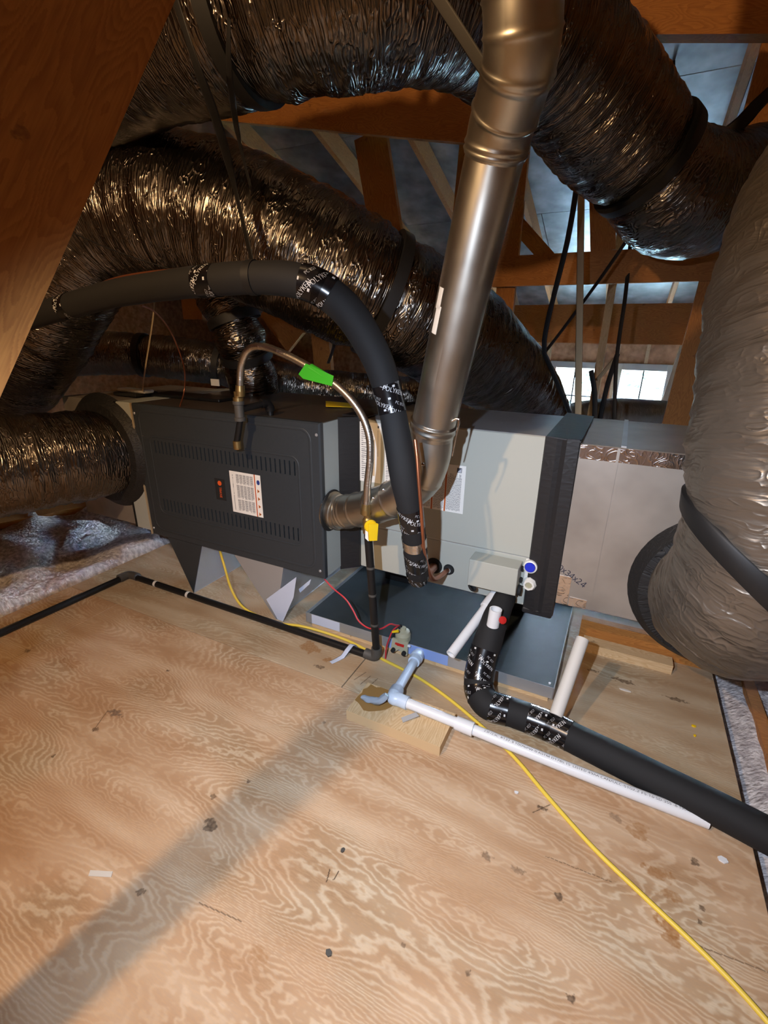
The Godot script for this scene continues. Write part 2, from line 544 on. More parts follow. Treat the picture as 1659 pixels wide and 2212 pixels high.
func label_picture(w: int, h: int, kind: String) -> ImageTexture:
	var im := Image.create(w, h, false, Image.FORMAT_RGB8)
	var paper := Color8(236, 234, 228)
	var ink := Color8(120, 120, 122)
	im.fill(paper)
	var rng := RandomNumberGenerator.new()
	rng.seed = hash(kind)
	if kind == "furnace":          # columns of fine print turned on their side, an orange rule, a blue disc and warning triangles
		for c in 5:
			var x0 := 54 + c * 29
			for part in [[14, 66], [72, 146], [152, 214]]:
				for x in range(x0, x0 + 22, 3):
					var y := int(part[0])
					while y < part[1] - rng.randi() % 12:
						var l := 4 + rng.randi() % 10
						im.fill_rect(Rect2i(x, y, 2, mini(l, part[1] - y)), ink)
						y += l + 2
		for y in range(20, 210, 7): im.fill_rect(Rect2i(22, y, 5, 5 if rng.randi() % 4 else 2), Color8(90, 90, 92))
		im.fill_rect(Rect2i(204, 0, 8, h), Color8(196, 84, 30))
		for y in 30:
			for x in 30:
				if Vector2(x - 15, y - 15).length() < 13: im.set_pixel(220 + x, 24 + y, Color8(44, 62, 130))
		for k in 4:
			var y := 76.0 + k * 42
			fill_tri(im, Vector2(224, y), Vector2(224, y + 20), Vector2(243, y + 10), Color8(200, 110, 40))
			im.fill_rect(Rect2i(228, int(y) + 8, 8, 4), Color8(40, 34, 30))
	elif kind == "warning":        # two blocks of print, two orange rules, a small dark picture
		for b in [[10, 66], [84, 142], [158, 238]]:
			for x in range(b[0], b[1], 4):
				var y := 50 + (rng.randi() % 3) * 10
				while y < h - 14:
					var l := 4 + rng.randi() % 12
					im.fill_rect(Rect2i(x, y, 2, mini(l, h - 10 - y)), ink)
					y += l + 3
		im.fill_rect(Rect2i(70, 0, 9, h), Color8(190, 92, 34))
		im.fill_rect(Rect2i(146, 0, 9, h), Color8(190, 92, 34))
		im.fill_rect(Rect2i(208, 14, 26, 26), Color8(60, 62, 74))
		fill_tri(im, Vector2(210, 38), Vector2(232, 16), Vector2(232, 38), Color8(180, 182, 190))
	else:                          # a rating sheet: rules, small boxes and a tan block
		for y in range(16, h - 8, 26): im.fill_rect(Rect2i(8, y, w / 2 - 16, 1), ink)
		for k in 26:
			var y := 14 + k * 9
			var l := 10 + rng.randi() % 34
			im.fill_rect(Rect2i(10, y, l, 3), ink)
			im.fill_rect(Rect2i(16 + l, y, rng.randi() % 20, 3), ink)
		im.fill_rect(Rect2i(w / 2 + 10, 70, 18, h - 100), Color8(206, 178, 140))
		im.fill_rect(Rect2i(w - 20, 12, 9, 9), Color8(60, 62, 74))
		im.fill_rect(Rect2i(w - 18, 30, 2, 110), ink)
	return picture(im)

func make_materials() -> void:
	noise_a.seed = 3
	noise_a.frequency = 0.01
	noise_b.seed = 8
	noise_b.frequency = 0.03
	var m := paint("plywood", Color.WHITE, 0.75)
	m.albedo_texture = plywood_picture()
	m = paint("plywood_edge", Color8(150, 112, 70), 0.85)
	m = paint("lumber", Color.WHITE, 0.7)
	m.albedo_texture = wood_picture(4, Color8(184, 124, 58), Color8(156, 98, 42))
	m.uv1_scale = Vector3(3.2, 0.9, 1)
	m = paint("pale_lumber", Color.WHITE, 0.8)
	m.albedo_texture = wood_picture(24, Color8(212, 186, 146), Color8(190, 156, 112))
	m.uv1_scale = Vector3(3.2, 0.9, 1)
	m = paint("white_lumber", Color8(205, 200, 186), 0.85)
	m = paint("sheathing", Color.WHITE, 0.85)
	m.albedo_texture = noise_picture(0.03, 7, 256, 256, Color8(140, 96, 62), Color8(196, 150, 108))
	m.uv1_triplanar = true
	m.uv1_world_triplanar = true
	m.uv1_scale = Vector3(1.1, 1.1, 1.1)
	var relief := film_relief(21, 0.55, 6.0, 0.06, 0.14, 2.0)
	var relief2 := film_relief(33, 0.9, 7.0, 0.02, 0.05, 4.0)
	m = paint("foil_film", Color8(120, 114, 108), 0.23, 1.0)
	m.normal_enabled = true
	m.normal_texture = relief
	m.normal_scale = 0.65
	m.uv1_scale = Vector3(1, 2.2, 1)
	m = paint("foil_film_soft", Color8(128, 120, 110), 0.42, 0.75)
	m.normal_enabled = true
	m.normal_texture = relief
	m.normal_scale = 0.3
	m.uv1_scale = Vector3(1, 1.3, 1)
	m = paint("mastic", Color8(24, 24, 25), 0.6)
	m.normal_enabled = true
	m.normal_texture = relief2
	m.normal_scale = 0.4
	m.uv1_scale = Vector3(4, 4, 1)
	m = paint("black_tape", Color8(34, 34, 36), 0.42)
	m.normal_enabled = true
	m.normal_texture = relief
	m.normal_scale = 0.05
	m.uv1_scale = Vector3(1.2, 0.8, 1)
	m = paint("strap_black", Color8(20, 20, 21), 0.6)
	m = paint("strap_beige", Color8(176, 158, 128), 0.6)
	m = paint("foam", Color8(21, 21, 22), 0.8)
	m = paint("panel", Color8(48, 54, 59), 0.5)
	m.albedo_texture = noise_picture(0.2, 91, 256, 256, Color8(240, 240, 240), Color.WHITE)
	m = paint("black_rubber", Color8(24, 24, 25), 0.8)
	m = paint("cabinet", Color8(168, 174, 170), 0.5)
	m = paint("top_sheet", Color8(92, 84, 76), 0.42, 0.6)
	m = paint("blue_film", Color8(138, 164, 222), 0.35)
	m = paint("pvc_torch_tint", Color8(198, 214, 232), 0.35)  # white plastic with the cool cast of the torch light painted into its colour
	m = paint("coil_paint", Color8(176, 178, 168), 0.55)
	m = paint("galvanised", Color8(178, 180, 182), 0.42, 0.5)
	m.roughness_texture = noise_picture(0.02, 17, 256, 256, Color(0.75, 0.75, 0.75), Color(1, 1, 1))
	m.uv1_triplanar = true
	m.uv1_world_triplanar = true
	m = paint("sheet_duct", Color8(186, 180, 172), 0.42, 0.6)
	m.albedo_texture = noise_picture(0.006, 19, 512, 512, Color8(214, 212, 210), Color.WHITE)
	m.uv1_triplanar = true
	m.uv1_world_triplanar = true
	m = paint("flue", Color8(186, 182, 172), 0.44, 1.0)
	m.roughness_texture = noise_picture(0.015, 61, 256, 256, Color(0.7, 0.7, 0.7), Color(1, 1, 1))
	m = paint("foil_tape", Color8(214, 206, 200), 0.2, 1.0)
	m.normal_enabled = true
	m.normal_texture = relief2
	m.normal_scale = 0.14
	m.uv1_scale = Vector3(2, 2, 1)
	m = paint("pan_paint", Color8(46, 56, 60), 0.6)
	m.albedo_texture = noise_picture(0.01, 29, 512, 512, Color8(216, 218, 220), Color.WHITE)
	m = paint("pvc", Color8(222, 224, 226), 0.35)
	m = paint("pvc_dusty", Color8(210, 206, 198), 0.6)
	m = paint("primer_blue", Color8(150, 162, 176), 0.45)
	m = paint("black_iron", Color8(26, 26, 27), 0.45, 0.3)
	m = paint("iron_grey", Color8(88, 86, 82), 0.6, 0.4)
	m = paint("brass", Color8(176, 150, 100), 0.35, 0.9)
	m = paint("steel_flex", Color8(206, 200, 190), 0.33, 1.0)
	m = paint("copper", Color8(190, 120, 86), 0.35, 0.9)
	m = paint("yellow", Color8(236, 196, 24), 0.45)
	m = paint("yellow_cord", Color8(224, 194, 72), 0.5)
	m = paint("green_tape", Color8(58, 172, 38), 0.4)
	m = paint("red_wire", Color8(190, 40, 50), 0.5)
	m = paint("red", Color8(190, 34, 30), 0.5)
	m = paint("blue_cap", Color8(30, 50, 200), 0.4)
	m = paint("white_plastic", Color8(232, 230, 222), 0.4)
	m = paint("switch_body", Color8(168, 164, 138), 0.5)
	m = paint("ink", Color8(40, 42, 60), 0.8)
	m = paint("orange_mark", Color8(226, 92, 40), 0.5)
	m = paint("film_blue", Color8(196, 206, 226), 0.3)
	m = paint("window_frame", Color8(214, 212, 204), 0.7)
	m = paint("leaf", Color8(24, 30, 20), 0.8)
	m.metallic_specular = 0.0
	m = paint("bark", Color8(30, 26, 24), 0.9)
	m = paint("lawn", Color8(170, 176, 156), 0.95)
	m = paint("foil_board", Color8(206, 208, 210), 0.36, 0.85)
	m.albedo_texture = noise_picture(0.012, 77, 512, 512, Color8(170, 170, 170), Color.WHITE)
	m.uv1_scale = Vector3(0.5, 0.5, 1)
	m = paint("wool", Color8(236, 230, 228), 1.0)
	m.albedo_texture = noise_picture(0.035, 41, 512, 512, Color8(170, 166, 168), Color.WHITE, 5)
	m.uv1_scale = Vector3(1.6, 1.6, 1)
	m.normal_enabled = true
	var nt := noise_picture(0.06, 43, 512, 512, Color.BLACK, Color.WHITE, 5)
	nt.color_ramp = null
	nt.as_normal_map = true
	nt.bump_strength = 14.0
	m.normal_texture = nt
	m.normal_scale = 0.3
	m.metallic_specular = 0.0
	m = paint("glass", Color(0.9, 0.96, 1.0, 0.08), 0.02)
	m.transparency = BaseMaterial3D.TRANSPARENCY_ALPHA
	# printed black tape
	var im := Image.create(256, 256, false, Image.FORMAT_RGB8)
	im.fill(Color8(18, 18, 20))
	for k in 4:
		var al := Vector2(0.88, 0.47)
		var up := Vector2(0.47, -0.88)
		write(im, "POLYKEN", Vector2(6 + (k % 2) * 90, 34 + k * 62), 34, Color8(215, 215, 215), al, up)
		write(im, "PC 857", Vector2(150 - (k % 2) * 140, 60 + k * 62), 22, Color8(190, 190, 190), al, up)
		im.fill_rect(Rect2i(200 - k * 40, 20 + k * 60, 16, 12), Color8(210, 210, 208))
	m = paint("printed_tape", Color.WHITE, 0.22)
	m.albedo_texture = picture(im)
	m.uv1_scale = Vector3(-8, 8, 1)
	# printed drain pipe: one strip of lettering along its length
	im = Image.create(2048, 64, false, Image.FORMAT_RGB8)
	im.fill(Color8(222, 224, 226))
	write(im, "23F/23C  R137.3 100%PW-0 ASTM D1785 15  LISTED 49AA CAN/ULC-S102.2 FS-10 SD-35S -8-190420080", Vector2(20, 50), 46, Color8(70, 74, 82))
	m = paint("pvc_print", Color.WHITE, 0.35)
	m.albedo_texture = picture(im)
	m = paint("label_furnace", Color.WHITE, 0.5)
	m.albedo_texture = label_picture(256, 228, "furnace")
	m = paint("label_warning", Color.WHITE, 0.5)
	m.albedo_texture = label_picture(256, 270, "warning")
	m = paint("label_rating", Color.WHITE, 0.5)
	m.albedo_texture = label_picture(128, 256, "rating")
	m = paint("bulb_glow", Color8(255, 236, 200), 0.3)
	m.emission_enabled = true
	m.emission = Color8(255, 196, 120)
	m.emission_energy_multiplier = 6.0
	m = paint("led_glow", Color8(240, 246, 255), 0.3)
	m.emission_enabled = true
	m.emission = Color8(214, 232, 255)
	m.emission_energy_multiplier = 6.0

# ------------------------------------------------------------------ camera, sky and lamps
const BULB := Vector3(-0.9, 2.0, 0.45)
const TORCH := Vector3(-0.2, 1.3, 0.06)
const TORCH_AIM := Vector3(-0.38, 0.05, -1.4)
func camera_and_light() -> void:
	var cam := Camera3D.new()
	cam.name = "camera"
	cam.fov = 94.409
	cam.near = 0.01
	add_child(cam)
	cam.transform = Transform3D(Basis(Vector3(AX.x, AY.x, AZ.x), Vector3(AX.y, AY.y, AZ.y), Vector3(AX.z, AY.z, AZ.z)).orthonormalized(), EYE)
	cam.current = true
	var env := Environment.new()
	env.tonemap_mode = Environment.TONE_MAPPER_LINEAR
	env.tonemap_exposure = 1.0
	env.background_mode = Environment.BG_SKY
	var sm := ProceduralSkyMaterial.new()
	sm.sky_top_color = Color8(150, 190, 235)
	sm.sky_horizon_color = Color8(216, 232, 246)
	sm.ground_horizon_color = Color8(216, 232, 246)
	sm.ground_bottom_color = Color8(150, 160, 150)
	sm.sky_energy_multiplier = 16.0
	sm.ground_energy_multiplier = 3.0
	var sky := Sky.new()
	sky.sky_material = sm
	env.sky = sky
	env.sdfgi_enabled = true
	env.ssao_enabled = true
	env.ssil_enabled = true
	var we := WorldEnvironment.new()
	we.name = "environment"
	we.environment = env
	add_child(we)
	# the bare bulb hanging behind the photographer, and the hand torch beside the camera
	var l := OmniLight3D.new()
	l.name = "bulb_light"
	l.position = BULB
	l.light_color = Color8(255, 209, 154)
	l.light_energy = 2.5
	l.light_size = 0.03
	l.omni_range = 14.0
	l.omni_attenuation = 2.0
	l.shadow_enabled = true
	add_child(l)
	var t := SpotLight3D.new()
	t.name = "torch_light"
	t.light_color = Color8(218, 233, 255)
	t.light_energy = 3.3
	t.light_size = 0.012
	t.spot_range = 14.0
	t.spot_attenuation = 2.0
	t.spot_angle = 55.0
	t.spot_angle_attenuation = 1.0
	t.shadow_enabled = true
	add_child(t)
	t.look_at_from_position(TORCH, TORCH_AIM)

# ------------------------------------------------------------------ the attic shell
func roof_y(z: float) -> float:
	return 3.6 + 0.3 * z
const ROOM_X0 := -7.0
const ROOM_X1 := 5.0
const ROOM_Z0 := -7.0
const ROOM_Z1 := 3.2
func shell() -> void:
	# plywood walkway: the floor carries its sheets
	var floor_node := struct("floor", box_mesh(Vector3(ROOM_X0, -0.32, ROOM_Z0), Vector3(ROOM_X1, -0.26, ROOM_Z1)), M.sheathing, "dim board ceiling below the attic joists", "floor")
	for sh in [[-1.956, -1.178, 0.483, 0.042], [-2.31, -1.178, -1.959, 0.042], [-0.737, -2.398, 0.483, -1.182], [-2.31, -2.398, -0.741, -1.182], [-1.956, 0.046, 0.483, 1.2], [-2.31, 0.046, -1.959, 1.2]]:
		var mb := MB.new()
		var lo := Vector3(sh[0], -0.018, sh[1])
		var hi := Vector3(sh[2], 0.0, sh[3])
		var c := 0.0015
		var uv := func(p: Vector3) -> Vector2: return Vector2((p.x - PLY_X0) / PLY_W, (p.z - PLY_Z0) / PLY_H)
		var q := [Vector3(lo.x + c, 0, lo.z + c), Vector3(hi.x - c, 0, lo.z + c), Vector3(hi.x - c, 0, hi.z - c), Vector3(lo.x + c, 0, hi.z - c)]
		mb.tri(q[0], q[1], q[2], Vector3.UP, uv.call(q[0]), uv.call(q[1]), uv.call(q[2]))
		mb.tri(q[0], q[2], q[3], Vector3.UP, uv.call(q[0]), uv.call(q[2]), uv.call(q[3]))
		var e := [Vector3(lo.x, -c, lo.z), Vector3(hi.x, -c, lo.z), Vector3(hi.x, -c, hi.z), Vector3(lo.x, -c, hi.z)]
		for k in 4:
			var k2 := (k + 1) % 4
			var nn: Vector3 = [Vector3(0, 0, -1), Vector3(1, 0, 0), Vector3(0, 0, 1), Vector3(-1, 0, 0)][k]
			var un := (nn + Vector3.UP).normalized()
			mb.tri(q[k], q[k2], e[k2], un, uv.call(q[k]), uv.call(q[k2]), uv.call(q[k2]))
			mb.tri(q[k], e[k2], e[k], un, uv.call(q[k]), uv.call(q[k2]), uv.call(q[k]))
			mb.tri(e[k], e[k2], e[k2] + Vector3(0, -0.0165, 0), nn, uv.call(q[k]), uv.call(q[k2]), uv.call(q[k2]))
			mb.tri(e[k], e[k2] + Vector3(0, -0.0165, 0), e[k] + Vector3(0, -0.0165, 0), nn, uv.call(q[k]), uv.call(q[k2]), uv.call(q[k]))
		obj("plywood_sheet", mb.done(), M.plywood, floor_node)
	for x in range(-11, 9):
		obj("joist", box_mesh(Vector3(x * 0.61 - 0.02, -0.258, ROOM_Z0 + 0.05), Vector3(x * 0.61 + 0.018, -0.0185, ROOM_Z1 - 0.05)), M.lumber, floor_node)
	# roof deck of foil-faced boards with rafters below
	var th := Vector3(0, 0.05, 0)
	var a := Vector3(ROOM_X0, roof_y(ROOM_Z0 - 0.2) + 0.03, ROOM_Z0 - 0.2)
	var b := Vector3(ROOM_X0, roof_y(ROOM_Z1 + 0.2) + 0.03, ROOM_Z1 + 0.2)
	var ceil_node := struct("ceiling", prism_mesh([a, b, b + th, a + th], Vector3(ROOM_X1 - ROOM_X0, 0, 0)), M.sheathing, "sloping roof deck lined with silver foil boards", "roof")
	var k := 0
	var z := ROOM_Z0 - 0.1
	while z < ROOM_Z1:
		var x := ROOM_X0 - (1.2 if k % 2 else 0.0)
		while x < ROOM_X1:
			var x0 := maxf(x + 0.002, ROOM_X0)
			var x1 := minf(x + 2.436, ROOM_X1)
			var z0 := z + 0.002
			var z1 := z + 1.166
			var mb := MB.new()
			var q := [Vector3(x0, roof_y(z0), z0), Vector3(x1, roof_y(z0), z0), Vector3(x1, roof_y(z1), z1), Vector3(x0, roof_y(z1), z1)]
			mb.quad(q[0], q[1], q[2], q[3], Vector3(0, -1, 0.3).normalized(), x1 - x0, 1.17)
			for e in 4: mb.quad(q[e], q[(e + 1) % 4], q[(e + 1) % 4] + Vector3(0, 0.012, 0), q[e] + Vector3(0, 0.012, 0), [Vector3(0, 0, -1), Vector3(1, 0, 0), Vector3(0, 0, 1), Vector3(-1, 0, 0)][e])
			obj("foil_board", mb.done(), M.foil_board, ceil_node)
			x += 2.44
		z += 1.17
		k += 1
	for x in range(-12, 9):
		var rx := 0.28 + x * 0.61
		if rx > ROOM_X0 + 0.1 and rx < ROOM_X1 - 0.1:
			obj("rafter", board_mesh(Vector3(rx, roof_y(ROOM_Z0 + 0.1) - 0.076, ROOM_Z0 + 0.1), Vector3(rx, roof_y(ROOM_Z1 - 0.05) - 0.076, ROOM_Z1 - 0.05), 0.14, 0.038, Vector3.UP), M.lumber, ceil_node)
	# side walls and the wall behind the photographer
	for w in [["wall_left", ROOM_X0 - 0.1, ROOM_X0, ROOM_Z0, ROOM_Z1], ["wall_right", ROOM_X1, ROOM_X1 + 0.1, ROOM_Z0, ROOM_Z1], ["wall_front", ROOM_X0, ROOM_X1, ROOM_Z1, ROOM_Z1 + 0.1]]:
		struct(w[0], prism_mesh([Vector3(w[1], -0.32, w[3]), Vector3(w[1], -0.32, w[4]), Vector3(w[1], roof_y(w[4]) + 0.08, w[4]), Vector3(w[1], roof_y(w[3]) + 0.08, w[3])], Vector3(w[2] - w[1], 0, 0)), M.sheathing, "bare board wall closing the attic on one side", "wall")
	# the far wall with two windows
	var wz := ROOM_Z0
	var w1 := [-0.90, -0.36, 0.20, 0.84]
	var w2 := [-0.10, 0.46, 0.20, 0.84]
	var back := MB.new()
	var top := roof_y(wz) + 0.06
	back.box(Vector3(ROOM_X0, -0.32, wz - 0.1), Vector3(w1[0], top, wz))
	back.box(Vector3(w1[1], -0.32, wz - 0.1), Vector3(w2[0], top, wz))
	back.box(Vector3(w2[1], -0.32, wz - 0.1), Vector3(ROOM_X1, top, wz))
	for w in [w1, w2]:
		back.box(Vector3(w[0], -0.32, wz - 0.1), Vector3(w[1], w[2], wz))
		back.box(Vector3(w[0], w[3], wz - 0.1), Vector3(w[1], top, wz))
	var wall := struct("wall_back", back.done(), M.sheathing, "low tan board wall with pale studs around two windows", "wall")
	for x in [-2.6, -2.0, -1.45, -0.98, -0.31, -0.15, 0.54, 0.95, 1.5, 2.1]:
		obj("stud", box_mesh(Vector3(x - 0.019, -0.2, wz + 0.001), Vector3(x + 0.019, 1.16, wz + 0.09)), M.pale_lumber, wall)
	for x in [-0.63, 0.18]:
		obj("cripple_stud", box_mesh(Vector3(x - 0.019, 0.9, wz + 0.001), Vector3(x + 0.019, 1.16, wz + 0.09)), M.pale_lumber, wall)
	obj("top_plate", box_mesh(Vector3(-3.0, 1.16, wz + 0.001), Vector3(2.4, 1.2, wz + 0.1)), M.white_lumber, wall)
	var n := 0
	for w in [w1, w2]:
		n += 1
		var fr := MB.new()
		fr.cbox(Vector3(w[0] - 0.05, w[2] - 0.05, wz - 0.06), Vector3(w[0] + 0.03, w[3] + 0.05, wz + 0.03), 0.004)
		fr.cbox(Vector3(w[1] - 0.03, w[2] - 0.05, wz - 0.06), Vector3(w[1] + 0.05, w[3] + 0.05, wz + 0.03), 0.004)
		fr.cbox(Vector3(w[0] + 0.03, w[3] - 0.03, wz - 0.06), Vector3(w[1] - 0.03, w[3] + 0.05, wz + 0.03), 0.004)
		fr.cbox(Vector3(w[0] + 0.03, w[2] - 0.05, wz - 0.06), Vector3(w[1] - 0.03, w[2] + 0.03, wz + 0.03), 0.004)
		var win := struct("window_%d" % n, fr.done(), M.window_frame, ["small attic window farther from the orange timber post", "small attic window nearer the orange timber post"][n - 1], "window")
		var mx: float = (w[0] + w[1]) * 0.5
		var my: float = w[2] + 0.25
		obj("mullion", box_mesh(Vector3(mx - 0.008, w[2] + 0.03, wz - 0.045), Vector3(mx + 0.008, w[3] - 0.03, wz - 0.025)), M.black_rubber, win)
		obj("glazing_bar", box_mesh(Vector3(w[0] + 0.03, my - 0.008, wz - 0.047), Vector3(w[1] - 0.03, my + 0.008, wz - 0.027)), M.black_rubber, win)
		for px in [[w[0] + 0.03, mx - 0.008], [mx + 0.008, w[1] - 0.03]]:
			for py in [[w[2] + 0.03, my - 0.008], [my + 0.008, w[3] - 0.03]]:
				obj("pane", box_mesh(Vector3(px[0], py[0], wz - 0.038), Vector3(px[1], py[1], wz - 0.034)), M.glass, win)
	# blown wool between and over the joists
	var nx := 190
	var nz := 150
	var v := PackedVector3Array()
	var u := PackedVector2Array()
	var fn := FastNoiseLite.new()
	fn.seed = 12
	fn.frequency = 1.0
	fn.fractal_octaves = 4
	for i in nz + 1:
		# rows crowd towards the walkway where they show
		var tz := float(i) / nz
		var wz2 := lerpf(ROOM_Z1 - 0.02, ROOM_Z0 + 0.14, tz)
		for j in nx + 1:
			var wx := lerpf(ROOM_X0 + 0.02, ROOM_X1 - 0.02, float(j) / nx)
			var inside := wx > -2.38 and wx < 0.55 and wz2 > -2.46 and wz2 < 1.3
			var h := -0.02 + fn.get_noise_2d(wx * 2.2, wz2 * 2.2) * 0.07 + fn.get_noise_2d(wx * 14.0, wz2 * 14.0) * 0.03
			if wx < -2.38: h += 0.03 + 0.05 * smoothstep(-2.38, -3.0, wx)
			if inside: h = -0.09
			v.append(Vector3(wx, h, wz2))
			u.append(Vector2(wx, wz2))
	var wool := obj("blown_insulation", skin(v, u, nz + 1, nx + 1, false), M.wool)
	tag(wool, "grey white blown insulation lying around the plywood walkway", "insulation", "", "stuff")

# ------------------------------------------------------------------ timbers
func timber(called: String, a: Vector3, b: Vector3, w: float, t: float, side: Vector3, m: Material, label: String, group := "") -> void:
	tag(obj(called, board_mesh(a, b, w, t, side), m), label, "beam", group)
func timbers() -> void:
	# the web that crosses the upper left, standing on the floor and running up to the roof
	var r0 := P(0, 858, 0.6)
	var r1 := P(378, 0, 0.65)
	var d := (r1 - r0).normalized()
	var to_eye := EYE - r0
	to_eye = (to_eye - d * to_eye.dot(d)).normalized()
	var face := to_eye * cos(0.25) + d.cross(to_eye) * sin(0.25)
	var across := d.cross(face).normalized()
	if across.x > 0: across = -across
	var c := r0 + across * 0.07 - face * 0.045
	var lo := c - d * (c.y / d.y - 0.06)
	var hi := c + d * ((roof_y(-1.2) - 0.2 - c.y) / d.y)
	timber("truss_web", lo, hi, 0.14, 0.09, across, M.lumber, "wide orange-lit timber web leaning close across the walkway")
	# beams and posts behind the unit
	timber("cross_beam", Vector3(-3.2, 1.562, -3.2), Vector3(1.9, 1.562, -3.2), 0.165, 0.038, Vector3.UP, M.lumber, "orange horizontal timber beam above the two windows")
	timber("collar_beam", Vector3(-1.35, (onz(1300, 657, -4.6).y + onz(1300, 742, -4.6).y) * 0.5, -4.6), Vector3(0.8, (onz(1300, 657, -4.6).y + onz(1300, 742, -4.6).y) * 0.5, -4.6), onz(1300, 657, -4.6).y - onz(1300, 742, -4.6).y, 0.04, Vector3.UP, M.lumber, "deep brown board beam just above the far window wall")
	var p := onz(1086, 700, -3.24)
	timber("timber_post", Vector3(p.x, 0.0, -3.24), Vector3(p.x, roof_y(-3.24) - 0.16, -3.24), 0.115, 0.038, Vector3.RIGHT, M.lumber, "orange timber post beside the slanting metal flue")
	p = onz(1522, 700, -3.24)
	timber("timber_post", Vector3(p.x - 0.06, 0.0, -3.24), Vector3(p.x + 0.03, roof_y(-3.24) - 0.16, -3.24), 0.13, 0.038, Vector3.RIGHT, M.lumber, "brown timber post between the windows and the tall grey flexible duct")
	p = onz(1302, 740, -3.9)
	timber("timber_post", Vector3(p.x, 0.0, -3.9), Vector3(p.x, roof_y(-3.9) - 0.16, -3.9), 0.05, 0.038, Vector3.RIGHT, M.pale_lumber, "narrow pale timber post standing between the two windows")
	timber("pale_brace", onz(1134, 770, -4.8) + (onz(1134, 770, -4.8) - onz(1096, 600, -4.8)) * 1.5, onz(1096, 600, -4.8), 0.09, 0.038, Vector3.RIGHT, M.white_lumber, "white timber brace behind the slanting metal flue")
	timber("pale_brace", onz(1436, 880, -5.2) + (onz(1436, 880, -5.2) - onz(1500, 690, -5.2)) * 0.62, onz(1500, 690, -5.2), 0.09, 0.038, Vector3.RIGHT, M.white_lumber, "white timber brace leaning beside the window nearer the post")
	timber("cross_beam", onz(420, 205, -2.75), onz(1090, 252, -2.75), 0.24, 0.038, Vector3.UP, M.lumber, "dark brown beam under the high foil duct")
	timber("dark_post", onz(800, 290, -2.9), onz(850, 600, -2.9), 0.2, 0.038, Vector3.RIGHT, M.lumber, "dark brown timber behind the long foil duct")
	timber("dark_post", onz(1012, 290, -3.05), onz(985, 560, -3.05), 0.085, 0.038, Vector3.RIGHT, M.lumber, "narrow timber strut left of the slanting metal flue")
	timber("dark_brace", onz(1105, 470, -3.35), onz(1185, 560, -3.35), 0.085, 0.038, Vector3.RIGHT, M.lumber, "short brown diagonal brace above the cross beam")
	timber("roof_strut", onz(1300, 410, -3.3), onz(1302, 545, -3.3), 0.13, 0.038, Vector3.RIGHT, M.lumber, "short orange strut rising from the cross beam to the foil roof")
	timber("purlin", onz(1330, 30, -2.4), onz(2300, 10, -2.4), 0.14, 0.06, Vector3.UP, M.lumber, "brown purlin under the foil boards at the roof")
	timber("dark_brace", onz(420, 690, -2.9), onz(395, 640, -2.9) + Vector3(0.1, 0.5, 0), 0.2, 0.038, Vector3.RIGHT, M.lumber, "dark brown timber seen under the black insulated line")
	timber("dark_brace", onz(640, 740, -3.0), onz(580, 660, -3.0), 0.2, 0.038, Vector3.RIGHT, M.lumber, "dark brown timber framed by the curve of the flexible gas hose")
	timber("dark_brace", onz(700, 800, -2.95), onz(690, 690, -2.95), 0.14, 0.038, Vector3.RIGHT, M.lumber, "short dark upright timber behind the green taped hose")
	p = P(1400, 892, 4.0)
	timber("bearer", Vector3(p.x - 0.1, 0.2, p.z), Vector3(p.x + 0.1, 0.2, p.z), p.y * 2.0 - 0.64, 0.1, Vector3.UP, M.lumber, "timber block carrying the far level duct")
	# joists and boards on the wool at the left, bearers under the plenum
	timber("loose_board", Vector3(-3.5, 0.055, -1.1), Vector3(-2.9, 0.06, -2.7), 0.14, 0.038, Vector3.RIGHT, M.lumber, "old brown board lying on the insulation beside the return duct")
	timber("loose_board", Vector3(-4.1, 0.055, -0.9), Vector3(-3.9, 0.06, -2.9), 0.2, 0.038, Vector3.RIGHT, M.lumber, "wider old brown board lying on the insulation far left of the return duct")
	timber("bearer", Vector3(0.0, 0.045, -1.92), Vector3(0.47, 0.045, -1.92), 0.09, 0.038, Vector3.UP, M.lumber, "brown timber bearer on edge under the supply plenum")
	timber("bearer", Vector3(0.02, 0.019, -1.84), Vector3(0.34, 0.019, -1.84), 0.06, 0.038, Vector3.BACK, M.pale_lumber, "pale timber offcut lying flat under the supply plenum")

# ------------------------------------------------------------------ flexible ducts
func duct_bump(fold: float, sd: float) -> Callable:
	return func(a: float, s: float, _i: int) -> float:
		var c := cos(a)
		var q := sin(a)
		var n1 := noise_a.get_noise_3d(c * 26.0 + sd, q * 26.0, s * 170.0)
		var n2 := 1.0 - absf(noise_a.get_noise_3d(c * 34.0 + sd + 50.0, q * 34.0, s * 900.0))
		var n3 := 1.0 - absf(noise_a.get_noise_3d(c * 80.0 + sd + 90.0, q * 80.0, s * 2100.0))
		return fold * (n1 * 1.6 + (n2 * n2 - 0.7) * 0.9 + (n3 * n3 - 0.7) * 0.42)
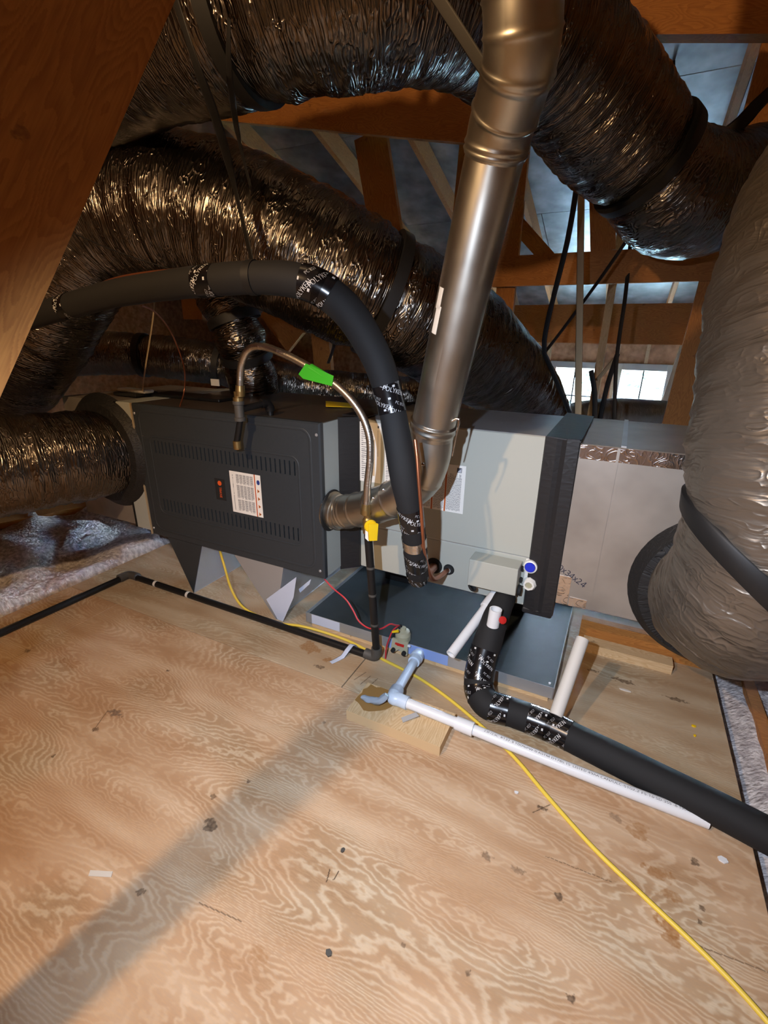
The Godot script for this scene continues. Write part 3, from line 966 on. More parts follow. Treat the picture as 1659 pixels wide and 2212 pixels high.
# a band that goes round a tube at a slant: dir marks the side where it sits nearest the start of the path
func slanted_band(w: Dictionary, at: Vector3, amp: float, dir: Vector3, half: float, lift: float) -> ArrayMesh:
	var i0 := sample_near(w, at)
	var a0 := atan2(dir.dot(w.b[i0]), dir.dot(w.n[i0]))
	var v := PackedVector3Array()
	var u := PackedVector2Array()
	var s0: float = w.s[i0]
	for e in [[-1.0, 0.0], [-1.0, 1.0], [1.0, 1.0], [1.0, 0.0]]:
		for j in 65:
			var a := TAU * (j % 64) / 64.0
			var s := s0 - amp * cos(a - a0) + half * (e[0] as float)
			var i := clampi(int((s - s0) / 0.0088) + i0, 0, w.p.size() - 1)
			while i > 0 and w.s[i] > s: i -= 1
			while i < w.p.size() - 2 and w.s[i + 1] < s: i += 1
			var f: float = (s - w.s[i]) / maxf(w.s[i + 1] - w.s[i], 0.0001)
			var c: Vector3 = (w.p[i] as Vector3).lerp(w.p[i + 1], f)
			var n: Vector3 = (w.n[i] as Vector3).lerp(w.n[i + 1], f)
			var b: Vector3 = (w.b[i] as Vector3).lerp(w.b[i + 1], f)
			v.append(c + (n * cos(a) + b * sin(a)) * (w.r[i] + lift - (0.02 if e[1] == 0.0 else 0.0)))
			u.append(Vector2(j / 64.0, e[0]))
	return skin(v, u, 4, 65, true)
func flex_duct(called: String, label: String, ctrl: Array, fold: float, m: Material, sd: float, bands: Array, group := "") -> Dictionary:
	var w := path(ctrl, 0.009)
	var at: Vector3 = w.p[0]
	var t := thing(called, label, "duct", at, group)
	# the jacket is drawn in where a band goes round it
	var stops := []
	for b in bands: stops.append(w.s[sample_near(w, b)])
	var base := duct_bump(fold, sd)
	var bump := func(a: float, s: float, i: int) -> float:
		var pinch := 0.0
		for q in stops: pinch = maxf(pinch, exp(-pow((s - q) / 0.05, 2.0)))
		return base.call(a, s, i) * (1.0 + pinch * 0.5) - pinch * 0.02
	obj("jacket", tube(w, 72, bump, true, 1.0, 2.0 if ctrl[0][1] > 0.16 else 1.0), m, t)
	for b in bands:
		var i := sample_near(w, b)
		var bw := stretch(w, i - 2, i + 2, 0.001)
		obj("band", tube(bw, 48, null, true), M.strap_black, t)
	w["node"] = t
	return w
func ducts() -> void:
	var g := "foil jacketed flexible ducts"
	# high duct that crosses the top of the room and bends down to the right
	flex_duct("flexible_duct", "high foil duct crossing above the unit and bending down beside the flue", [[P(-80, 250, 1.75), 0.2], [P(180, 150, 1.5), 0.2], [P(380, 65, 1.32), 0.2], [P(570, 5, 1.2), 0.205], [P(800, -45, 1.15), 0.205], [P(1020, -10, 1.25), 0.205], [P(1190, 110, 1.45), 0.2], [P(1310, 255, 1.62), 0.2], [P(1395, 350, 1.72), 0.2], [P(1450, 415, 1.8), 0.212], [P(1530, 425, 1.95), 0.215], [P(1650, 380, 2.2), 0.2], [P(1800, 320, 2.5), 0.19]], 0.012, M.foil_film, 3.0, [P(530, 60, 1.22), P(1393, 348, 1.72)], g)
	# long duct above the furnace
	flex_duct("flexible_duct", "long fat foil duct running above the furnace behind the black line", [[P(-130, 930, 2.45), 0.2], [P(-20, 850, 2.3), 0.21], [P(70, 730, 2.12), 0.22], [P(130, 590, 1.98), 0.24], [P(230, 480, 1.9), 0.255], [P(400, 460, 1.83), 0.262], [P(560, 505, 1.82), 0.258], [P(740, 595, 1.86), 0.245], [P(890, 675, 1.98), 0.245], [P(1000, 745, 2.2), 0.24], [P(1090, 815, 2.55), 0.22], [P(1150, 880, 2.95), 0.2], [P(1180, 950, 3.3), 0.19]], 0.013, M.foil_film, 17.0, [P(820, 635, 1.9)], g)
	# supply duct at the right, from the ceiling down to the plenum collar
	var tall := flex_duct("flexible_duct", "tall grey foil duct curving down into the supply plenum side", [[P(2250, 120, 1.3), 0.2], [P(2030, 210, 1.15), 0.2], [P(1880, 340, 1.05), 0.2], [P(1800, 540, 0.99), 0.2], [P(1760, 760, 0.98), 0.2], [P(1735, 980, 0.99), 0.205], [P(1700, 1150, 1.04), 0.205], [P(1640, 1260, 1.14), 0.205], [P(1595, 1290, 1.28), 0.205], [Vector3(0.365, 0.475, -1.50), 0.2], [Vector3(0.368, 0.47, -1.575), 0.2]], 0.017, M.foil_film_soft, 41.0, [], g)
	obj("band", slanted_band(tall, P(1705, 1180, 1.06), 0.1, Vector3(-1.0, 0.0, -0.25), 0.022, 0.004), M.strap_black, tall.node)
	# return duct at the left
	flex_duct("flexible_duct", "fat foil duct joining the return plenum at the furnace end", [[Vector3(-2.165, 0.655, -1.425), 0.2], [Vector3(-2.17, 0.655, -1.33), 0.205], [Vector3(-2.21, 0.665, -1.15), 0.205], [Vector3(-2.28, 0.67, -0.92), 0.205], [Vector3(-2.4, 0.66, -0.6), 0.205], [Vector3(-2.6, 0.66, -0.2), 0.205]], 0.012, M.foil_film, 63.0, [], g)
	# small drop behind the furnace, the low run behind it, the far one
	flex_duct("flexible_duct", "small upright foil duct dropping behind the furnace", [[P(462, 610, 2.3), 0.125], [P(492, 660, 2.3), 0.128], [P(520, 730, 2.35), 0.13], [P(540, 800, 2.45), 0.13], [P(555, 870, 2.55), 0.125]], 0.011, M.foil_film, 81.0, [P(505, 690, 2.32), P(532, 768, 2.4)], g)
	flex_duct("flexible_duct", "low dark foil duct running level behind the furnace end", [[P(60, 780, 3.0), 0.13], [P(180, 765, 2.95), 0.13], [P(320, 768, 2.95), 0.13], [P(470, 785, 2.95), 0.13], [P(640, 832, 3.0), 0.12], [P(800, 850, 3.05), 0.12], [P(960, 860, 3.1), 0.12]], 0.009, M.foil_film, 95.0, [P(310, 768, 2.95), P(475, 786, 2.95)], g)
	flex_duct("flexible_duct", "far brown foil duct lying level below the two windows", [[P(1215, 905, 3.9), 0.11], [P(1280, 893, 3.95), 0.115], [P(1380, 892, 4.0), 0.115], [P(1490, 900, 4.05), 0.115]], 0.005, M.foil_film_soft, 99.0, [], g)

# ------------------------------------------------------------------ straps
func strap(called: String, label: String, pts: Array, w: float, m: Material, group := "", across := Vector3(0.9, 0.0, 0.4)) -> void:
	tag(obj(called, ribbon(pts, w, 0.004, across), m), label, "strap", group)
func straps() -> void:
	strap("hanging_strap", "long beige strap hanging straight down behind the coil cabinet", [P(1262, -220, 2.28), P(1257, 200, 2.28), P(1253, 560, 2.3), P(1248, 890, 2.33), P(1248, 960, 2.4)], 0.036, M.strap_beige)
	var g := "black hanging straps"
	strap("hanging_strap", "black strap running from the high duct to the cabinet joint", [P(1246, 395, 1.9), P(1225, 520, 2.0), P(1175, 735, 2.25), P(1192, 800, 2.3), P(1230, 892, 2.35)], 0.026, M.strap_black, g)
	strap("hanging_strap", "black strap crossing diagonally in front of the cross beam", [P(1366, 500, 2.25), P(1290, 610, 2.35), P(1185, 750, 2.45), P(1110, 840, 2.5), P(1055, 890, 2.5)], 0.02, M.strap_black, g)
	strap("hanging_strap", "black strap dropping to a knot between the windows", [P(1372, 400, 2.6), P(1362, 515, 2.6), P(1350, 640, 2.6), P(1332, 770, 2.6), P(1326, 905, 2.6)], 0.022, M.strap_black, g)
	strap("hanging_strap", "black strap slanting down from the knot beside the narrow pale post", [P(1333, 765, 2.62), P(1312, 830, 2.62), P(1295, 905, 2.62)], 0.028, M.strap_black, g)
	strap("hanging_strap", "beige strap end hanging from the knot between the windows", [P(1328, 775, 2.64), P(1288, 822, 2.64)], 0.026, M.strap_beige, g)
	strap("hanging_strap", "black strap standing up from the cabinet top below the knot", [P(1276, 800, 2.5), P(1284, 850, 2.5), P(1284, 905, 2.5)], 0.028, M.strap_black, g)
	strap("hanging_strap", "broad black strap coming down across the long fat duct", [P(372, -20, 0.98), P(420, 130, 1.02), P(470, 270, 1.2), P(505, 400, 1.45), P(545, 570, 1.52), P(552, 610, 1.56)], 0.028, M.strap_black, g)
	strap("hanging_strap", "narrow black strap hanging from the high duct to the long duct", [P(494, 40, 0.98), P(495, 160, 1.08), P(515, 300, 1.4), P(545, 420, 1.52)], 0.016, M.strap_black, g)
	strap("hanging_strap", "thin black cord running along the near end of the long duct", [P(150, 500, 1.62), P(230, 535, 1.6), P(300, 560, 1.57), P(370, 582, 1.55)], 0.006, M.strap_black, g)
	strap("hanging_strap", "grey strap dropping to the top of the furnace", [P(334, 640, 2.2), P(328, 700, 2.2), P(314, 790, 2.22), P(307, 845, 2.25)], 0.022, M.strap_beige, "")
	strap("hanging_strap", "thin black strap hanging in front of the foil roof boards", [P(1450, -60, 2.6), P(1453, 100, 2.5), P(1456, 232, 2.4)], 0.018, M.strap_black, g)
	strap("hanging_strap", "broad black strap leading up to the right from the high duct", [P(2100, -120, 1.6), P(1700, 170, 1.7), P(1600, 265, 1.78), P(1540, 312, 1.85)], 0.05, M.strap_black, g, Vector3(0.2, 0.9, 0.3))
	strap("hanging_strap", "grey strap slanting to the upper elbow of the flue", [P(935, -20, 0.92), P(1000, 80, 0.95), P(1055, 165, 0.98)], 0.03, M.iron_grey, "")
	strap("hanging_strap", "short black strap under the long duct beside the dark timber", [P(728, 705, 2.6), P(720, 750, 2.6), P(708, 785, 2.6)], 0.03, M.strap_black, g)

# ------------------------------------------------------------------ the air handler
func furnace() -> void:
	var x0 := -1.941
	var x1 := -0.950
	var y0 := 0.274
	var y1 := 0.900
	var zf := -1.408
	var t := thing("furnace", "dark grey furnace lying on its side with louvred front", "furnace", Vector3((x0 + x1) * 0.5, 0.0, -1.75))
	# the cabinet is hollow, so the louvres open into a real dark space
	var cb := MB.new()
	var ci := Vector3(x0 + 0.004, y0 + 0.003, -2.09)
	var co := Vector3(x1 - 0.002, y1 - 0.004, zf - 0.0245)
	cb.box(ci, Vector3(ci.x + 0.003, co.y, co.z))
	cb.box(Vector3(co.x - 0.003, ci.y, ci.z), co)
	cb.box(Vector3(ci.x + 0.003, ci.y, ci.z), Vector3(co.x - 0.003, ci.y + 0.003, co.z))
	cb.box(Vector3(ci.x + 0.003, co.y - 0.003, ci.z), Vector3(co.x - 0.003, co.y, co.z))
	cb.box(Vector3(ci.x + 0.003, ci.y + 0.003, ci.z), Vector3(co.x - 0.003, co.y - 0.003, ci.z + 0.003))
	obj("cabinet", cb.done(), M.cabinet, t)
	obj("top_sheet", box_mesh(Vector3(x0 + 0.002, y1 - 0.0035, -2.09), Vector3(x1 + 0.0005, y1 - 0.0005, zf - 0.02)), M.top_sheet, t)
	# the front panel is a plate with two rows of real slots
	var mb := MB.new()
	var zb := zf - 0.024
	var rows := [[0.690, 0.746], [0.418, 0.474]]
	var n := 34
	var sx0 := -1.824
	var pitch := (-1.068 - sx0) / (n - 1)
	var sw := 0.0058
	var c := 0.006
	var ys := [y0 + c, rows[1][0], rows[1][1], rows[0][0], rows[0][1], y1 - c]
	for k in 5:
		var ya: float = ys[k]
		var yb: float = ys[k + 1]
		if k % 2 == 0:
			mb.quad(Vector3(x0 + c, ya, zf), Vector3(x1 - c, ya, zf), Vector3(x1 - c, yb, zf), Vector3(x0 + c, yb, zf), Vector3.BACK, x1 - x0, yb - ya)
		else:
			var x := x0 + c
			for i in n + 1:
				var xe := (sx0 + i * pitch - sw * 0.5) if i < n else x1 - c
				mb.quad(Vector3(x, ya, zf), Vector3(xe, ya, zf), Vector3(xe, yb, zf), Vector3(x, yb, zf), Vector3.BACK, 0.02, 0.05)
				x = xe + sw
	var fr := [Vector3(x0 + c, y0 + c, zf), Vector3(x1 - c, y0 + c, zf), Vector3(x1 - c, y1 - c, zf), Vector3(x0 + c, y1 - c, zf)]
	var ed := [Vector3(x0, y0, zf - c), Vector3(x1, y0, zf - c), Vector3(x1, y1, zf - c), Vector3(x0, y1, zf - c)]
	var nn := [Vector3.DOWN, Vector3.RIGHT, Vector3.UP, Vector3.LEFT]
	for k in 4:
		var k2 := (k + 1) % 4
		mb.quad(fr[k], fr[k2], ed[k2], ed[k], (nn[k] + Vector3.BACK).normalized())
		mb.quad(ed[k], ed[k2], Vector3(ed[k2].x, ed[k2].y, zb), Vector3(ed[k].x, ed[k].y, zb), nn[k])
	var panel := obj("front_panel", mb.done(), M.panel, t)
	for r in rows:
		var sm := MB.new()
		var h: float = (r[1] - r[0]) * 0.5
		var w := sw * 0.5
		var dz := -0.006
		sm.quad(Vector3(-w, -h, 0), Vector3(-w, h, 0), Vector3(-w, h, dz), Vector3(-w, -h, dz), Vector3.RIGHT)
		sm.quad(Vector3(w, -h, 0), Vector3(w, h, 0), Vector3(w, h, dz), Vector3(w, -h, dz), Vector3.LEFT)
		sm.quad(Vector3(-w, -h, 0), Vector3(w, -h, 0), Vector3(w, -h, dz), Vector3(-w, -h, dz), Vector3.UP)
		sm.quad(Vector3(-w, h, 0), Vector3(w, h, 0), Vector3(w, h, dz), Vector3(-w, h, dz), Vector3.DOWN)
		var mesh := sm.done()
		for i in n: obj("vent_slot", mesh, M.panel, panel, Vector3(sx0 + i * pitch, (r[0] + r[1]) * 0.5, zf))
	# pressed beads: a wide one near the edge, an inner one round the slots
	for e in [[-1.905, -0.993, 0.312, 0.872, 0.042, 0.006], [-1.856, -1.05, 0.398, 0.764, 0.035, 0.0045]]:
		var pts := []
		for q in [[e[1] - e[4], e[3] - e[4], 0.0], [e[0] + e[4], e[3] - e[4], PI * 0.5], [e[0] + e[4], e[2] + e[4], PI], [e[1] - e[4], e[2] + e[4], PI * 1.5]]:
			for k in 6:
				var a: float = q[2] + PI * 0.5 * k / 5.0
				pts.append(Vector3(q[0] + cos(a) * e[4], q[1] + sin(a) * e[4], zf))
		pts.append(pts[0])
		var pp := PackedVector3Array(pts)
		var rr := PackedFloat32Array()
		for k in pp.size(): rr.append(e[5])
		var w := frames(pp, rr)
		for k in pp.size():
			w.n[k] = Vector3.BACK
			w.b[k] = (w.t[k] as Vector3).cross(Vector3.BACK).normalized()
			w.r[k] = 0.0018
		obj("pressed_bead", tube(w, 10, null, false, e[5] / 0.0018), M.panel, panel)
	# label, maker's badge and screws
	var lm := MB.new()
	var z := zf + 0.0012
	lm.quad(Vector3(-1.40, 0.667, z), Vector3(-1.238, 0.667, z), Vector3(-1.238, 0.487, z), Vector3(-1.40, 0.487, z), Vector3.BACK)
	var lb := obj("warning_label", lm.done(), M.label_furnace, panel)
	lb.set_meta("label", "white warning label with orange rule and small triangles")
	obj("badge_plate", box_mesh(Vector3(-1.488, 0.528, zf - 0.001), Vector3(-1.433, 0.622, zf + 0.001)), M.black_rubber, panel)
	var disc := obj("badge_disc", lathe([Vector2(0, 0), Vector2(0.0105, 0), Vector2(0.0105, 0.0012), Vector2(0, 0.0012)], Vector3(-1.46, 0.603, zf + 0.0011), Vector3.BACK), M.orange_mark, panel)
	disc.set_meta("label", "small orange disc of the maker's badge")
	var tm := TextMesh.new()
	var f := SystemFont.new()
	f.font_names = PackedStringArray(["Droid Sans"])
	tm.font = f
	tm.text = "TRANE"
	tm.font_size = 32
	tm.pixel_size = 0.0005
	tm.depth = 0.0008
	var word := obj("badge_lettering", tm, M.orange_mark, panel, Vector3(-1.46, 0.562, zf + 0.0016))
	word.rotation.z = -PI / 2
	var sc := lathe([Vector2(0.0, 0.003), Vector2(0.004, 0.0028), Vector2(0.0062, 0.0), Vector2(0.0065, 0.0)], Vector3.ZERO, Vector3.BACK, 14)
	for s in [[-0.964, 0.857], [-0.970, 0.308], [-1.926, 0.857], [-1.926, 0.308]]: obj("screw", sc, M.galvanised, panel, Vector3(s[0], s[1], zf))
	# pale trim strip down the left edge and small clip
	obj("edge_strip", box_mesh(Vector3(x0 - 0.006, y0, zf - 0.02), Vector3(x0, y1, zf + 0.002)), M.strap_beige, t)
	# knockout hole cover on top
	obj("knockout", lathe([Vector2(0, 0.002), Vector2(0.026, 0.002), Vector2(0.028, 0)], Vector3(-1.42, y1, -1.62) , Vector3.UP), M.black_rubber, t)
	# yellow warning flag lying on the top
	tag(obj("paper_tag", prism_mesh([ony(703, 866, 0.912), ony(762, 871, 0.903), ony(760, 879, 0.903), ony(703, 877, 0.912)], Vector3(0, -0.002, 0)), M.yellow), "yellow paper tag lying on the furnace top", "tag")
	# folded sheet-metal legs: triangular trough supports
	for e in [[-1.845, -1.625, -1.723, "dark folded sheet-metal leg under the louvred furnace"], [-1.43, -1.16, -1.22, "bright folded sheet-metal leg with peeling film under the furnace"]]:
		var lg := thing("support_leg", e[3], "leg", Vector3(e[2], 0, -1.42))
		var a := Vector3(e[0], y0, zf - 0.006)
		var b := Vector3(e[1], y0 , zf - 0.006)
		var d := Vector3(e[2], 0.001, zf - 0.006)
		var dark: bool = e[0] < -1.6
		var gus := obj("front_gusset", prism_mesh([a, b, d], Vector3(0, 0, -0.003)), M.panel if dark else M.galvanised, lg)
		obj("side_plate", prism_mesh([b + Vector3(0, 0, -0.003), d + Vector3(0, 0, -0.003), d + Vector3(-0.003, 0, -0.003), b + Vector3(-0.003, 0, -0.003)], Vector3(0, 0, -0.62)), M.galvanised, lg)
		obj("side_plate", prism_mesh([a + Vector3(0, 0, -0.003), d + Vector3(0, 0, -0.003), d + Vector3(0.003, 0, -0.003), a + Vector3(0.003, 0, -0.003)], Vector3(0, 0, -0.62)), M.galvanised, lg)
		if not dark:
			var q := [onz(575, 1294, zf), onz(640, 1246, zf), onz(634, 1290, zf), onz(611, 1342, zf), onz(600, 1338, zf)]
			var film := obj("protective_film", prism_mesh(q, Vector3(0, 0, 0.0015)), M.film_blue, gus)
			film.set_meta("label", "pale bluish protective film on the leg tip")
			obj("film_scrap", prism_mesh([onz(645, 1272, zf - 0.06), onz(672, 1250, zf - 0.06), onz(668, 1262, zf - 0.06), onz(648, 1280, zf - 0.06)], Vector3(0, 0, 0.0015)), M.film_blue, lg)
	# return plenum with collar
	t = thing("return_plenum", "tan sheet-metal return plenum at the furnace end", "plenum", Vector3(-2.2, 0, -1.75))
	obj("box", box_mesh(Vector3(-2.46, 0.292, -2.07), Vector3(-2.052, 0.895, -1.424), 0.003), M.sheet_duct, t)
	obj("joint_strip", box_mesh(Vector3(-2.052, 0.286, -2.08), Vector3(-1.948, 0.899, -1.414), 0.003), M.cabinet, t)
	obj("cleat", box_mesh(Vector3(-2.058, 0.29, -1.424), Vector3(-2.05, 0.9, -1.41)), M.black_iron, t)
	obj("mastic_collar", lathe([Vector2(0.19, 0.05), Vector2(0.235, 0.045), Vector2(0.262, 0.014), Vector2(0.275, 0.001)], Vector3(-2.165, 0.655, -1.424), Vector3.BACK, 48), M.mastic, t)
	# pieces standing on the furnace top
	var gv := ony(292, 843, 0.925)
	tag(obj("cover_plate", box_mesh(gv + Vector3(-0.1, -0.008, -0.03), gv + Vector3(0.1, 0.008, 0.03), 0.006), M.white_plastic), "long white cover plate lying on the furnace end", "cover")
	tag(obj("control_box", box_mesh(Vector3(gv.x - 0.1, 0.9005, gv.z - 0.08), Vector3(gv.x + 0.06, 0.916, gv.z + 0.05), 0.003), M.black_rubber), "flat black box under the long white cover plate", "box")
	tag(obj("flat_tray", box_mesh(Vector3(gv.x + 0.075, 0.9005, gv.z - 0.14), Vector3(gv.x + 0.52, 0.914, gv.z - 0.02), 0.003), M.black_iron), "dark flat tray on top of the furnace", "tray")
	tag(obj("small_tag", box_mesh(onz(464, 826, -2.0) + Vector3(-0.03, -0.018, -0.002), onz(464, 826, -2.0) + Vector3(0.03, 0.018, 0.002)), M.white_plastic), "small white tag on the duct behind the furnace", "tag")
	# thin thermostat wire rising from the top
	tag(obj("thin_wire", tube(path([[ony(388, 878, 0.901), 0.003], [P(398, 840, 2.05), 0.003], [P(396, 790, 1.95), 0.003], [P(370, 720, 1.8), 0.003], [P(335, 675, 1.65), 0.003], [P(305, 660, 1.55), 0.003]], 0.02), 8), M.copper), "thin pinkish wire curving up from the furnace top", "wire")

func flat_on(z: float, q: Array, lift := 0.0012) -> ArrayMesh:
	var m := MB.new()
	m.quad(onz(q[0], q[1], z) + Vector3(0, 0, lift), onz(q[2], q[3], z) + Vector3(0, 0, lift), onz(q[4], q[5], z) + Vector3(0, 0, lift), onz(q[6], q[7], z) + Vector3(0, 0, lift), Vector3.BACK)
	return m.done()
func rect_z(x0: float, x1: float, y0: float, y1: float, z: float) -> ArrayMesh:
	var m := MB.new()
	m.quad(Vector3(x0, y1, z), Vector3(x1, y1, z), Vector3(x1, y0, z), Vector3(x0, y0, z), Vector3.BACK)
	return m.done()
func coil_and_plenum() -> void:
	var t := thing("coil_cabinet", "pale grey green cooling coil cabinet between black taped joints", "cabinet", Vector3(-0.54, 0.0, -1.84))
	var zf := -1.6
	obj("upper_panel", box_mesh(Vector3(-0.892, 0.4585, -1.66), Vector3(-0.15, 0.894, zf), 0.003), M.coil_paint, t)
	obj("lower_panel", box_mesh(Vector3(-0.892, 0.264, -1.66), Vector3(-0.15, 0.4555, zf - 0.001), 0.003), M.coil_paint, t)
	obj("shell", box_mesh(Vector3(-0.89, 0.262, -2.07), Vector3(-0.15, 0.896, -1.604), 0.002), M.galvanised, t)
	var lb := obj("warning_label", rect_z(-0.634, -0.459, 0.580, 0.762, zf + 0.0012), M.label_warning, t)
	lb.set_meta("label", "white warning label with two orange rules")
	lb = obj("rating_label", rect_z(-0.892, -0.8, 0.647, 0.884, zf + 0.0012), M.label_rating, t)
	lb.set_meta("label", "white rating label with a tan block")
	obj("small_label", rect_z(-0.782, -0.72, 0.60, 0.79, zf + 0.0012), M.label_rating, t)
	# grommets of the refrigerant lines
	for g in [[937, 1222, 0.034], [969, 1230, 0.022]]:
		obj("grommet", lathe([Vector2(g[2] * 0.5, 0.012), Vector2(g[2] * 0.85, 0.01), Vector2(g[2], 0.0)], onz(g[0], g[1], zf), Vector3.BACK), M.black_rubber, t)
	# drain ports: blue plug and white nut
	var c := Vector3(-0.195, 0.431, zf)
	obj("port_backing", box_mesh(Vector3(-0.214, 0.335, zf - 0.002), Vector3(-0.176, 0.455, zf + 0.004), 0.002), M.white_plastic, t)
	var ring_node := obj("port_ring", lathe([Vector2(0.019, 0.018), Vector2(0.024, 0.016), Vector2(0.026, 0)], c, Vector3.BACK), M.white_plastic, t)
	var plug := obj("blue_plug", lathe([Vector2(0, 0.022), Vector2(0.017, 0.022), Vector2(0.019, 0.016)], c, Vector3.BACK), M.blue_cap, ring_node)
	plug.set_meta("label", "bright blue drain plug")
	c = Vector3(-0.191, 0.362, zf)
	var nut_node := obj("port_nut", lathe([Vector2(0.012, 0.004), Vector2(0.013, 0.024), Vector2(0.02, 0.024), Vector2(0.026, 0.012), Vector2(0.026, 0.0)], c, Vector3.BACK, 8), M.white_plastic, t)
	obj("port_core", lathe([Vector2(0, 0.02), Vector2(0.0125, 0.02), Vector2(0.0125, 0.0)], c, Vector3.BACK, 8), M.switch_body, nut_node)
	# metering box at the foot of the cabinet
	t = thing("access_box", "pale grey sheet-metal box on the lower coil panel", "box", Vector3(-0.33, 0.264, -1.56))
	var lo := onz(1013, 1208, -1.52)
	var hi := onz(1112, 1288, -1.52)
	obj("cover", box_mesh(Vector3(lo.x, hi.y, -1.598), Vector3(hi.x, lo.y, -1.52), 0.002), M.coil_paint, t)
	for k in 3: obj("clip", box_mesh(Vector3(hi.x, lo.y - 0.03 - k * 0.045, -1.585), Vector3(hi.x + 0.008, lo.y - 0.012 - k * 0.045, -1.57), 0.002), M.black_rubber, t)
	obj("grommet", lathe([Vector2(0.0, 0.012), Vector2(0.018, 0.01), Vector2(0.02, 0.0)], Vector3(hi.x + 0.002, hi.y + 0.006, -1.56), Vector3.RIGHT), M.black_rubber, t)
	obj("grommet", lathe([Vector2(0.0, 0.012), Vector2(0.016, 0.01), Vector2(0.018, 0.0)], Vector3(lo.x + 0.02, hi.y - 0.006, -1.53), Vector3.DOWN + Vector3.LEFT), M.black_rubber, t)
	# black taped joints
	var j := thing("joint_tape", "black mastic tape over the joint between furnace and coil cabinet", "tape", Vector3(-0.92, 0.264, -1.58))
	obj("front_wrap", prism_mesh([Vector3(-0.9535, 0.262, -1.535), Vector3(-0.8965, 0.262, -1.594), Vector3(-0.8915, 0.262, -1.594), Vector3(-0.8915, 0.262, -1.66), Vector3(-0.949, 0.262, -1.66)], Vector3(0, 0.64, 0)), M.black_tape, j)
	obj("top_wrap", box_mesh(Vector3(-0.97, 0.9005, -2.08), Vector3(-0.86, 0.9035, -1.6)), M.black_tape, j)
	j = thing("joint_tape", "black mastic tape over the joint between coil cabinet and supply plenum", "tape", Vector3(-0.15, 0.264, -1.58))
	obj("front_wrap", prism_mesh([Vector3(-0.204, 0.255, -1.5995), Vector3(-0.20, 0.255, -1.594), Vector3(-0.165, 0.255, -1.588), Vector3(-0.15, 0.255, -1.592), Vector3(-0.135, 0.255, -1.586), Vector3(-0.098, 0.255, -1.588), Vector3(-0.095, 0.255, -1.595)], Vector3(0, 0.642, 0)), M.black_tape, j)
	obj("top_wrap", prism_mesh([Vector3(-0.2, 0.9, -1.588), Vector3(-0.094, 0.893, -1.586), Vector3(-0.094, 0.889, -1.586), Vector3(-0.2, 0.897, -1.588)], Vector3(0, 0, -0.56)), M.black_tape, j)
	obj("tape_foot", box_mesh(Vector3(-0.205, 0.24, -1.66), Vector3(-0.1, 0.262, -1.59), 0.004), M.black_tape, j)
	# supply plenum
	t = thing("supply_plenum", "plain galvanised supply plenum with foil taped edges", "plenum", Vector3(0.25, 0.0, -1.85))
	obj("box", box_mesh(Vector3(-0.149, 0.308, -2.16), Vector3(0.70, 0.884, -1.596), 0.004), M.sheet_duct, t)
	obj("standing_seam", box_mesh(Vector3(0.012, 0.312, -1.5965), Vector3(0.020, 0.882, -1.594)), M.sheet_duct, t)
	var ft := obj("foil_tape", box_mesh(Vector3(-0.094, 0.838, -1.5968), Vector3(0.69, 0.882, -1.5945)), M.foil_tape, t)
	ft.set_meta("label", "shiny foil tape along the top edge")
	obj("foil_tape", box_mesh(Vector3(-0.094, 0.31, -1.5968), Vector3(-0.055, 0.42, -1.5945)), M.foil_tape, t)
	obj("foil_tape", box_mesh(Vector3(-0.052, 0.31, -1.5968), Vector3(0.005, 0.345, -1.5945)), M.foil_tape, t)
	obj("drive_cleat", box_mesh(Vector3(0.02, 0.884, -2.15), Vector3(0.035, 0.8895, -1.6)), M.galvanised, t)
	obj("mastic_collar", lathe([Vector2(0.19, 0.05), Vector2(0.225, 0.045), Vector2(0.245, 0.014), Vector2(0.255, 0.0)], Vector3(0.368, 0.47, -1.596), Vector3.BACK, 48), M.mastic, t)
	# hand-written size on the plenum
	var tm := TextMesh.new()
	var f := SystemFont.new()
	f.font_names = PackedStringArray(["Droid Sans"])
	f.font_italic = true
	tm.font = f
	tm.text = "0x34x24"
	tm.font_size = 32
	tm.pixel_size = 0.0009
	tm.depth = 0.0006
	var word := obj("handwriting", tm, M.ink, t, Vector3(-0.056, 0.425, -1.5955))
	word.rotation.z = -0.5
	word.set_meta("label", "size written by hand in dark marker")

